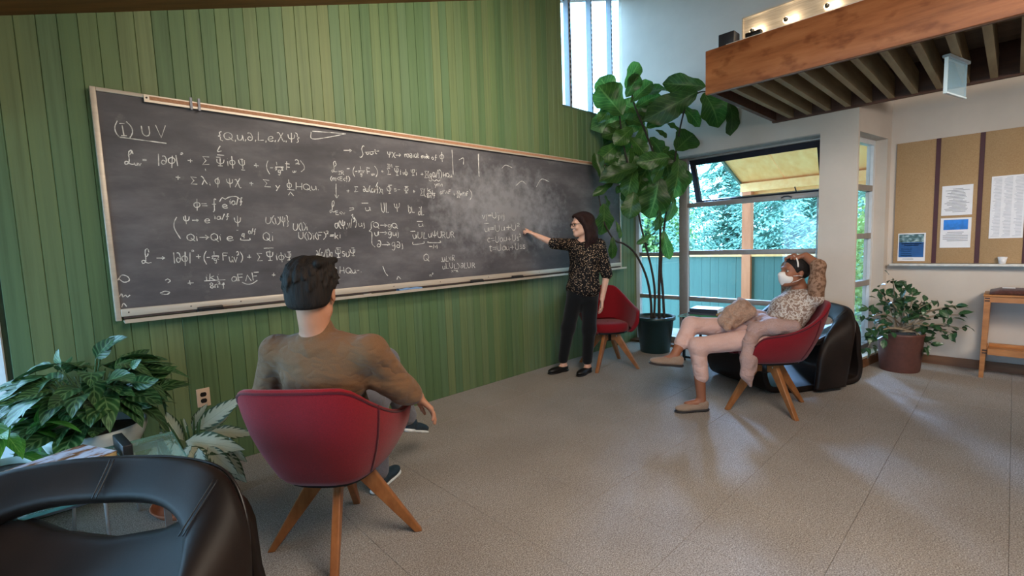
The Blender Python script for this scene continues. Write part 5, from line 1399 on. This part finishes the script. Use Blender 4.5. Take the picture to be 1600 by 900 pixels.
for x0, y0, x1, y1 in ((158, 548, 186, 521), (150, 560, 170, 530), (95, 575, 82, 548), (205, 600, 240, 596), (195, 620, 228, 640), (205, 575, 214, 563),):
    stem([(ac.x+.02, ac.y-.02, .6), (spot(x0, y0, 2.2)+Vector((ac.x, ac.y, .62)))/2, spot(x0, y0, 2.2)], .004, .003, agp, GSTEM, ac)
    put_leaf(agls[0], agp, spot(x0, y0, 2.2), spot(x1, y1, 2.17), toC+jit(.5), 1.0)
r = random.Random(8)
for i in range(16):
    a = r.uniform(0, 2*PI); k_ = r.uniform(.3, 1)
    stem([(ac.x+.06*math.cos(a), ac.y+.06*math.sin(a), .5), (ac.x+.10*math.cos(a)*k_, ac.y+.10*math.sin(a)*k_, .64), (ac.x+.20*math.cos(a)*k_, ac.y+.18*math.sin(a)*k_, .78)], .007, .004, agp, GSTEM, ac)

# --- brighter green plant at the very left
LIME = leafmat('bright_leaf', srgb(82, 150, 60), srgb(52, 116, 46), srgb(130, 180, 92), 8, .08, rough=.35, transl=.3)
limes = [leaf_mesh('bright_leaf', LIME, lance(.16, .8), 7, 4, dr, .2, .03, sd) for dr, sd in ((.3, 4), (.7, 5))]
lc = Vector((-0.30, 2.97, 0))
lip = empty('bright_green_plant', lc, 0, 'bright green leafy plant in a white pot at the left edge by the window', 'plant')
m = MB().lathe([(.095, 0), (.10, .01), (.125, .44), (.125, .47), (.115, .47), (.11, .44)], 28, close=False); m.lathe([(.0, 0), (.095, 0)], 28, close=False)
m.build('pot', WPOT, lip); MB().lathe([(.001, .445), (.112, .44)], 20, close=False).build('soil', SOIL, lip)
crown(lip, (-0.28, 2.95), limes, 46, .24, .47, .82, .19, .9, seed=12)

# --- silver aglaonema in terracotta
SILV = leafmat('silver_leaf', srgb(66, 92, 62), srgb(50, 74, 48), srgb(176, 186, 160), 8, .2, center=(srgb(200, 206, 184), .86), rough=.4, transl=.2, midw=.02, var=.2)
silv = [leaf_mesh('silver_leaf', SILV, lance(.20, .85), 8, 6, dr, .16, .05, sd) for dr, sd in ((.2, 1), (.45, 2), (.75, 3))]
sc_ = Vector((0.385, 3.02, 0))
sip = empty('silver_leaf_plant', sc_, 0, 'silver green striped leaf plant in a terracotta pot on the floor under the outlet', 'plant')
TERRA = plain('terracotta', srgb(176, 112, 84), 0.85, var=0.12)
m = MB().lathe([(.16, 0), (.185, .035), (.178, .037), (.155, .010)], 32, close=False); m.lathe([(0, 0), (.16, 0)], 32, close=False); m.lathe([(0, .011), (.157, .011)], 32, close=False)
m.build('saucer', TERRA, sip)
m = MB().lathe([(.09, .012), (.13, .18), (.145, .182), (.147, .225), (.135, .226), (.125, .20)], 32, close=False)
m.build('pot', TERRA, sip); MB().lathe([(.001, .205), (.128, .200)], 20, close=False).build('soil', SOIL, sip)
for x0, y0, x1, y1, d, w, k_ in ((287, 688, 247, 644, 0, .9, 1), (305, 672, 372, 622, 0, .75, 0), (325, 676, 392, 675, -.05, .8, 0), (290, 690, 356, 692, -.12, 1.0, 1), (291, 698, 334, 742, -.18, 1.15, 2), (325, 698, 352, 736, -.15, 1.0, 2), (343, 682, 366, 712, -.10, 1.0, 2), (344, 700, 368, 750, -.12, 1.1, 2), (275, 686, 216, 718, -.10, .95, 1), (272, 692, 280, 740, -.2, 1.0, 2), (300, 672, 316, 632, .06, .9, 0), (292, 676, 284, 655, .08, 1.0, 0), (268, 690, 236, 742, -.16, 1., 2), (310, 700, 312, 752, -.2, 1.0, 2), (318, 680, 350, 650, .05, .8, 0), (270, 680, 240, 676, .0, .8, 1), (300, 695, 262, 735, -.2, .9, 2)):
    put_leaf(silv[k_], sip, spot(x0, y0, 2.50+d), spot(x1, y1, 2.46+d+(-.05 if y1 > y0 else .03)), toC+Vector((0, 0, .4))+jit(.4), w)
for k_ in range(9):
    a = k_*.7; stem([(sc_.x+.03*math.cos(a), sc_.y+.03*math.sin(a), .20), (sc_.x+.05*math.cos(a), sc_.y+.05*math.sin(a)-.02, .34), (sc_.x-.02+.09*math.cos(a), sc_.y+.08*math.sin(a)-.04, .47)], .007, .004, sip, GSTEM, sc_)

# --- small leaved shrub in the brown pot by the side window
SHR = leafmat('shrub_leaf', srgb(52, 88, 54), srgb(32, 62, 38), srgb(92, 124, 88), 3, .05, rough=.28, transl=.15, var=.4)
shr = [leaf_mesh('shrub_leaf', SHR, lance(.27, .9), 4, 2, dr, .25, 0, sd) for dr, sd in ((.15, 1), (.5, 2))]
pc = Vector((5.79, 0.71, 0))
shp = empty('potted_shrub', pc, 0, 'shrubby small leaved plant in a round brown pot below the corkboard', 'plant')
BPOT = plain('brown_pot', srgb(92, 56, 48), 0.5, var=0.15, scale=30)
m = MB().lathe([(.150, 0), (.156, .012), (.180, .35), (.186, .365), (.177, .37), (.170, .35)], 36, close=False); m.lathe([(0, 0), (.150, 0)], 36, close=False)
m.build('pot', BPOT, shp); MB().lathe([(.001, .345), (.172, .34)], 24, close=False).build('soil', SOIL, shp)
PALEST = plain('pale_branch', srgb(134, 118, 98), 0.8, var=0.2, scale=30)
ends = [(1395, 434, 0), (1372, 452, .05), (1352, 480, .0), (1343, 500, -.05), (1346, 527, -.1), (1354, 546, -.1), (1410, 450, -.1), (1425, 456, .05), (1440, 470, 0), (1456, 472, -.1), (1470, 482, -.15), (1494, 477, -.2), (1505, 492, -.25), (1508, 514, -.25), (1492, 522, -.2), (1468, 516, -.15), (1450, 540, -.12), (1443, 553, -.12), (1382, 470, -.1), (1400, 468, .1), (1365, 520, -.12), (1425, 490, -.15)]
ds = 4.46; root = [spot(x, 517, ds) for x in (1398, 1405, 1412, 1418, 1424)]
for q, (x, y, d) in enumerate(ends):
    a = root[q % 5]; e = spot(x, y, ds+d); md = (a+e)/2+Vector((0, 0, .05+.04*rl_.random()))+jit(.03)
    stem([a, md, e], (.008 if q % 4 else .015), .0025, shp, PALEST, pc, 'branch')
    for k_ in range(13):
        t = rl_.uniform(.35, 1.05); b = (a*(1-t)**2+md*2*t*(1-t)+e*t*t)+jit(.035)
        dv = (e-md).normalized()*.6+jit(1.0)+Vector((0, 0, .1)); tp = b+dv.normalized()*rl_.uniform(.065, .105)
        if tp.x > 6.21 or b.x > 6.22: tp.x = 6.2; b.x = min(b.x, 6.2)
        if tp.y > 0.90+0.14*(6.25-tp.x): tp.y = .86
        put_leaf(shr[k_ % 2], shp, b, tp, Vector((-.4, -.3, .8))+jit(.5), 1.0)
# ---------------------------------------------------------------- corkboard, papers, ledge
CORK = Mat('cork'); _v = CORK.coord('Object'); _n = CORK.noise(_v, 120, 3, .6); _n2 = CORK.noise(_v, 1.5, 3)
CORK.col(CORK.mix(.5, CORK.ramp(_n, [(.3, srgb(150, 122, 90)), (.7, srgb(182, 152, 116))]), CORK.ramp(_n2, [(.3, srgb(156, 126, 92)), (.7, srgb(178, 148, 112))]))); CORK = CORK.set(.9, 0, .15)
MAROON = plain('maroon_strip', srgb(66, 22, 30), .6)
cb = empty('cork_board', (XC, .2, 1.01), 0, 'long tan cork board with dark maroon divider strips on the right wall', 'cork board')
ys = [.850, .535, .232, -.075, -.385, -.70]
for a, b in zip(ys[:-1], ys[1:]): MB().box(-.020, -.002, b-.2+.0165, a-.2-.0165*(a < .84), 0, 1.205, ch=.002).build('cork_panel', CORK, cb)
for y in ys[1:-1]: MB().box(-.023, -.002, y-.2-.0165, y-.2+.0165, 0, 1.205).build('divider_strip', MAROON, cb)
lg = MB().box(XC-.10, XC-.001, -.75, .868, .985, 1.008, ch=.003).build('wall_ledge', plain('white_ledge', srgb(206, 204, 200), .5)); tag(lg, 'narrow white ledge running along the bottom of the cork board', 'ledge')
PAPER = plain('white_paper', srgb(226, 226, 232), .8, var=.03); INK = plain('grey_print', srgb(120, 122, 132), .8); BLUEP = plain('blue_print', srgb(22, 84, 150), .6, var=.25, scale=8); BLUEL = plain('bright_blue_print', srgb(30, 120, 210), .6, var=.3, scale=14)
PHOTO = Mat('photo_print'); _n = PHOTO.noise(PHOTO.coord('Object', (1, 14, 22)), 1.4, 4); PHOTO.col(PHOTO.ramp(_n, [(.35, srgb(40, 62, 52)), (.5, srgb(86, 120, 128)), (.62, srgb(168, 190, 196))])); PHOTO = PHOTO.set(.5, 0, .4)
def sheet(y0, y1, z0, z1, lab, lean=0.0, cat='paper'):
    t = empty('pinned_sheet', (XC-.0225, (y0+y1)/2, z0), 0, lab, cat); w = (y0-y1)/2; h = z1-z0
    MB().box(-.0012, 0, -w, w, 0, h).build('sheet', PAPER, t); return t, w, h
def mark(t, y0, y1, z0, z1, mat, nm): MB().box(-.0022, -.0012, y0, y1, z0, z1).build(nm, mat, t)
t, w, h = sheet(.814, .600, 1.030, 1.312, 'blue poster with a landscape photo standing at the left of the cork board', cat='poster')
mark(t, -w+.012, w-.008, .040, .190, BLUEP, 'blue_field'); mark(t, -w+.012, w-.008, .190, .272, PHOTO, 'photo')
mark(t, -w+.03, w-.03, .172, .180, PAPER, 'heading_line'); mark(t, -w+.05, w-.05, .156, .164, PAPER, 'heading_line')
for z in (.12, .10, .075, .055): mark(t, -.005, w-.025, z, z+.005, plain('pale_blue_text', srgb(96, 140, 190), .7) if z == .12 else bpy.data.materials['pale_blue_text'], 'text_line')
mark(t, -.02, w-.04, .018, .024, INK, 'text_line')
t, w, h = sheet(.495, .279, 1.470, 1.752, 'white printed letter pinned at the top of the second cork panel')
r = random.Random(2)
for k in range(17):
    z = h-.035-k*.0135; a = r.uniform(.0, .05); mark(t, -w+.02+a, w-.02-r.uniform(0, .06), z, z+.0045, INK, 'text_line')
t, w, h = sheet(.495, .279, 1.160, 1.445, 'white sheet with a bright blue picture header below the letter')
mark(t, -w+.022, w-.022, .172, .268, BLUEL, 'picture')
for k, (a, b) in enumerate(((.05, .05), (.06, .04), (.02, .02), (.02, .02), (.02, .02), (.02, .05))): mark(t, -w+a, w-b, .145-k*.016, .150-k*.016, INK, 'text_line')
t, w, h = sheet(.160, -.055, 1.240, 1.803, 'tall white list sheet pinned on the third cork panel')
for k in range(42):
    z = h-.02-k*.0128
    for c in range(3): mark(t, -w+.012+c*.068, -w+.012+c*.068+r.uniform(.035, .055), z, z+.004, plain('pale_print', srgb(176, 178, 190), .8) if (k == 0 and c == 0) else bpy.data.materials['pale_print'], 'text_line')
cup = MB().lathe([(.020, 0), (.022, .002), (.033, .062), (.030, .063), (.020, .006), (.001, .006)], 24, close=False); cup.lathe([(0, 0), (.020, 0)], 24, close=False)
o = cup.build('paper_cup', plain('cup_white', srgb(222, 220, 222), .5, var=.15, scale=40), None, loc=(XC-.05, .062, 1.0085)); tag(o, 'small white paper cup standing on the ledge under the list', 'cup')

# ---------------------------------------------------------------- wooden side table at the right
OAK = wood('orange_oak', srgb(146, 92, 46), srgb(190, 128, 72), .45, (8, 2, 8), 2.5)
tb = empty('wooden_table', (5.905, .135, 0), 0, 'orange wooden side table with a lower shelf against the right wall', 'table')
def leg(x, y, sx, sy):
    m = MB(); v = []
    for z, ox, oy, w in ((0, 0, 0.015, .015), (.735, 0, 0, .021)):
        v += [(x+ox-w, y+oy-w, z), (x+ox+w, y+oy-w, z), (x+ox+w, y+oy+w, z), (x+ox-w, y+oy+w, z)]
    m.add(v, [(0, 3, 2, 1), (4, 5, 6, 7), (0, 1, 5, 4), (1, 2, 6, 5), (2, 3, 7, 6), (3, 0, 4, 7)]); return m
for x, y in ((0, 0), (.285, 0), (0, -.92), (.285, -.92)): leg(x, y, 0, 0).build('leg', OAK, tb)
JOINT = plain('dark_joint', srgb(52, 30, 18), .6)
for z0, z1, nm in ((.685, .735, 'top_rail'), (.215, .270, 'shelf_rail')):
    for x in (0, .285): MB().box(x-.016, x+.016, -.92, -.018, z0, z1).build(nm, OAK, tb)
    MB().box(.018, .267, -.016, .016, z0, z1).build(nm, OAK, tb)
    for q in (.25, .7): MB().box(-.0225, -.0205, -.015, .017, z0+(z1-z0)*q-.006, z0+(z1-z0)*q+.006).build('joint', JOINT, tb)
for q in range(5): MB().box(.012+q*.054, .012+q*.054+.048, -.90, -.02, .225, .243).build('shelf_slat', OAK, tb)
MB().box(-.025, .31, -.945, .028, .735, .752, ch=.003).build('table_top', OAK, tb)
WOV = m_fabric('dark_brown_weave', srgb(84, 50, 42), 60, .8, .35)
s = Sdf(.007); s.rc((5.915, .115, .768), (5.915, -.7, .768), .022, .022, .02)
ck = MB()
P = [[(5.905+x, y, .7525+z) for x, z in ((.0, 0), (-.02, .012), (-.015, .030), (.02, .044), (.14, .052), (.26, .044), (.295, .030), (.30, .012), (.28, 0))] for y in np.linspace(-.72, .125, 14)]
for row in (0, 13): P[row] = [(p[0], p[1], .7525+(p[2]-.7525)*.55) for p in P[row]]
ck.grid(P); n_ = len(P[0]); ck.f += [tuple(range(n_)), tuple(13*n_+i for i in range(n_-1, -1, -1))]; ck.sm += [False, False]
o = ck.build('seat_cushion', WOV, None, fixn=True); tag(o, 'dark brown woven cushion lying on the wooden side table', 'cushion')
o = MB().box(5.99, 6.07, -.03, .05, .8045, .8060).build('paper_slip', PAPER, None); tag(o, 'white slip of paper lying on the brown cushion', 'paper')

# ---------------------------------------------------------------- glass table with magazines at the left
GTOP = Mat('green_glass'); GTOP.b.inputs['Base Color'].default_value = srgb(150, 190, 178); GTOP = GTOP.set(.08, 0, .6, Alpha=.42)
GEDGE = plain('glass_edge', srgb(120, 176, 164), .2, var=.03)
STEELT = plain('grey_steel_tube', srgb(150, 154, 160), .35, .6)
def glass_table(name, x0, x1, y0, y1, z, lab, frame, low=.02):
    cx, cy = (x0+x1)/2, (y0+y1)/2; hx, hy = (x1-x0)/2, (y1-y0)/2
    t = empty(name, (cx, cy, 0), 0, lab, 'table')
    MB().box(-hx, hx, -hy, hy, z-.010, z).build('glass_top', GTOP, t)
    e = MB()
    for q in ((-hx-.001, hx+.001, -hy-.001, -hy+.001), (-hx-.001, hx+.001, hy-.001, hy+.001), (-hx-.001, -hx+.001, -hy, hy), (hx-.001, hx+.001, -hy, hy)): e.box(q[0], q[1], q[2], q[3], z-.010, z)
    e.build('glass_edge', GEDGE, t)
    ix, iy = hx-.05, hy-.05
    for sx in (-1, 1):
        for sy in (-1, 1): MB().box(sx*ix-.0125, sx*ix+.0125, sy*iy-.0125, sy*iy+.0125, 0, z-.010).build('leg', frame, t)
    for sx in (-1, 1): MB().box(sx*ix-.0115, sx*ix+.0115, -iy, iy, low, low+.023).build('rail', frame, t); MB().box(sx*ix-.0115, sx*ix+.0115, -iy, iy, z-.034, z-.011).build('rail', frame, t)
    for sy in (-1, 1): MB().box(-ix, ix, sy*iy-.0115, sy*iy+.0115, z-.034, z-.011).build('rail', frame, t)
    return t
glass_table('glass_table', -.30, .285, 2.10, 2.62, .55, 'glass topped steel table with magazines in front of the potted plants', STEELT)
MAGC = Mat('magazine_cover'); _v = MAGC.coord('Object', (5, 9, 1)); _n = MAGC.noise(_v, 1.6, 4, .6)
MAGC.col(MAGC.ramp(_n, [(.34, srgb(60, 48, 46)), (.44, srgb(150, 110, 84)), (.52, srgb(196, 206, 232)), (.62, srgb(214, 222, 240)), (.72, srgb(206, 120, 124))])); MAGC = MAGC.set(.25, 0, .5)
PAGES = plain('page_edges', srgb(196, 170, 120), .8)
def book(nm, loc, rz, sx, sy, h, cov, lab, cat, grp=None, pages=PAGES):
    t = empty(nm, loc, rz, lab, cat, grp)
    MB().box(-sx/2, sx/2, -sy/2, sy/2, 0, .002).build('back_cover', cov, t); MB().box(-sx/2+.003, sx/2-.002, -sy/2+.002, sy/2-.002, .002, h-.002).build('pages', pages, t)
    MB().box(-sx/2, sx/2, -sy/2, sy/2, h-.002, h).build('front_cover', cov, t); MB().box(-sx/2-.001, -sx/2+.002, -sy/2, sy/2, 0, h).build('spine', cov, t); return t
DARKC = plain('dark_cover', srgb(26, 26, 32), .4); 
book('magazine', (-.06, 2.38, .551), .12, .26, .20, .010, PAPER, 'white magazine at the bottom of the pile on the glass table', 'magazine')
book('coffee_table_book', (-.10, 2.47, .5615), .45, .30, .225, .020, MAGC, 'glossy colourful picture magazine topmost on the glass table pile', 'magazine')
mt = empty('desk_file', (.105, 2.49, .551), .10, 'black file box standing on the glass table beside the magazines', 'box')
MB().box(-.016, .016, -.10, .10, 0, .055, ch=.002).build('body', DARKC, mt); MB().box(.016, .018, -.05, .05, .01, .04).build('label_plate', plain('dull_label', srgb(70, 66, 62), .5), mt)

# ---------------------------------------------------------------- glass table with books by the window
glass_table('glass_table', 4.83, 5.33, 2.02, 2.50, .50, 'low glass table with black frame and books under the big window', BLK, .03)
book('book', (5.02, 2.25, .501), .1, .24, .30, .016, plain('green_cover', srgb(60, 130, 84), .4), 'thin green book at the bottom of the pile by the window', 'book')
book('book', (5.03, 2.27, .5175), .05, .25, .30, .022, plain('grey_cover', srgb(66, 64, 74), .4), 'grey covered book in the middle of the pile by the window', 'book')
book('book', (5.04, 2.27, .540), .12, .23, .29, .040, DARKC, 'thick dark book on top of the pile by the window', 'book', pages=plain('white_pages', srgb(214, 224, 232), .7))
tag(bpy.data.objects['book'], None)
book('leaflet', (4.99, 2.09, .501), .3, .16, .06, .030, plain('tan_cover', srgb(170, 120, 84), .6), 'small tan booklet at the near edge of the window side glass table', 'book')
book('magazine', (5.20, 2.13, .501), -.2, .16, .20, .012, PAPER, 'white magazine on the window side glass table beside the dark books', 'magazine')
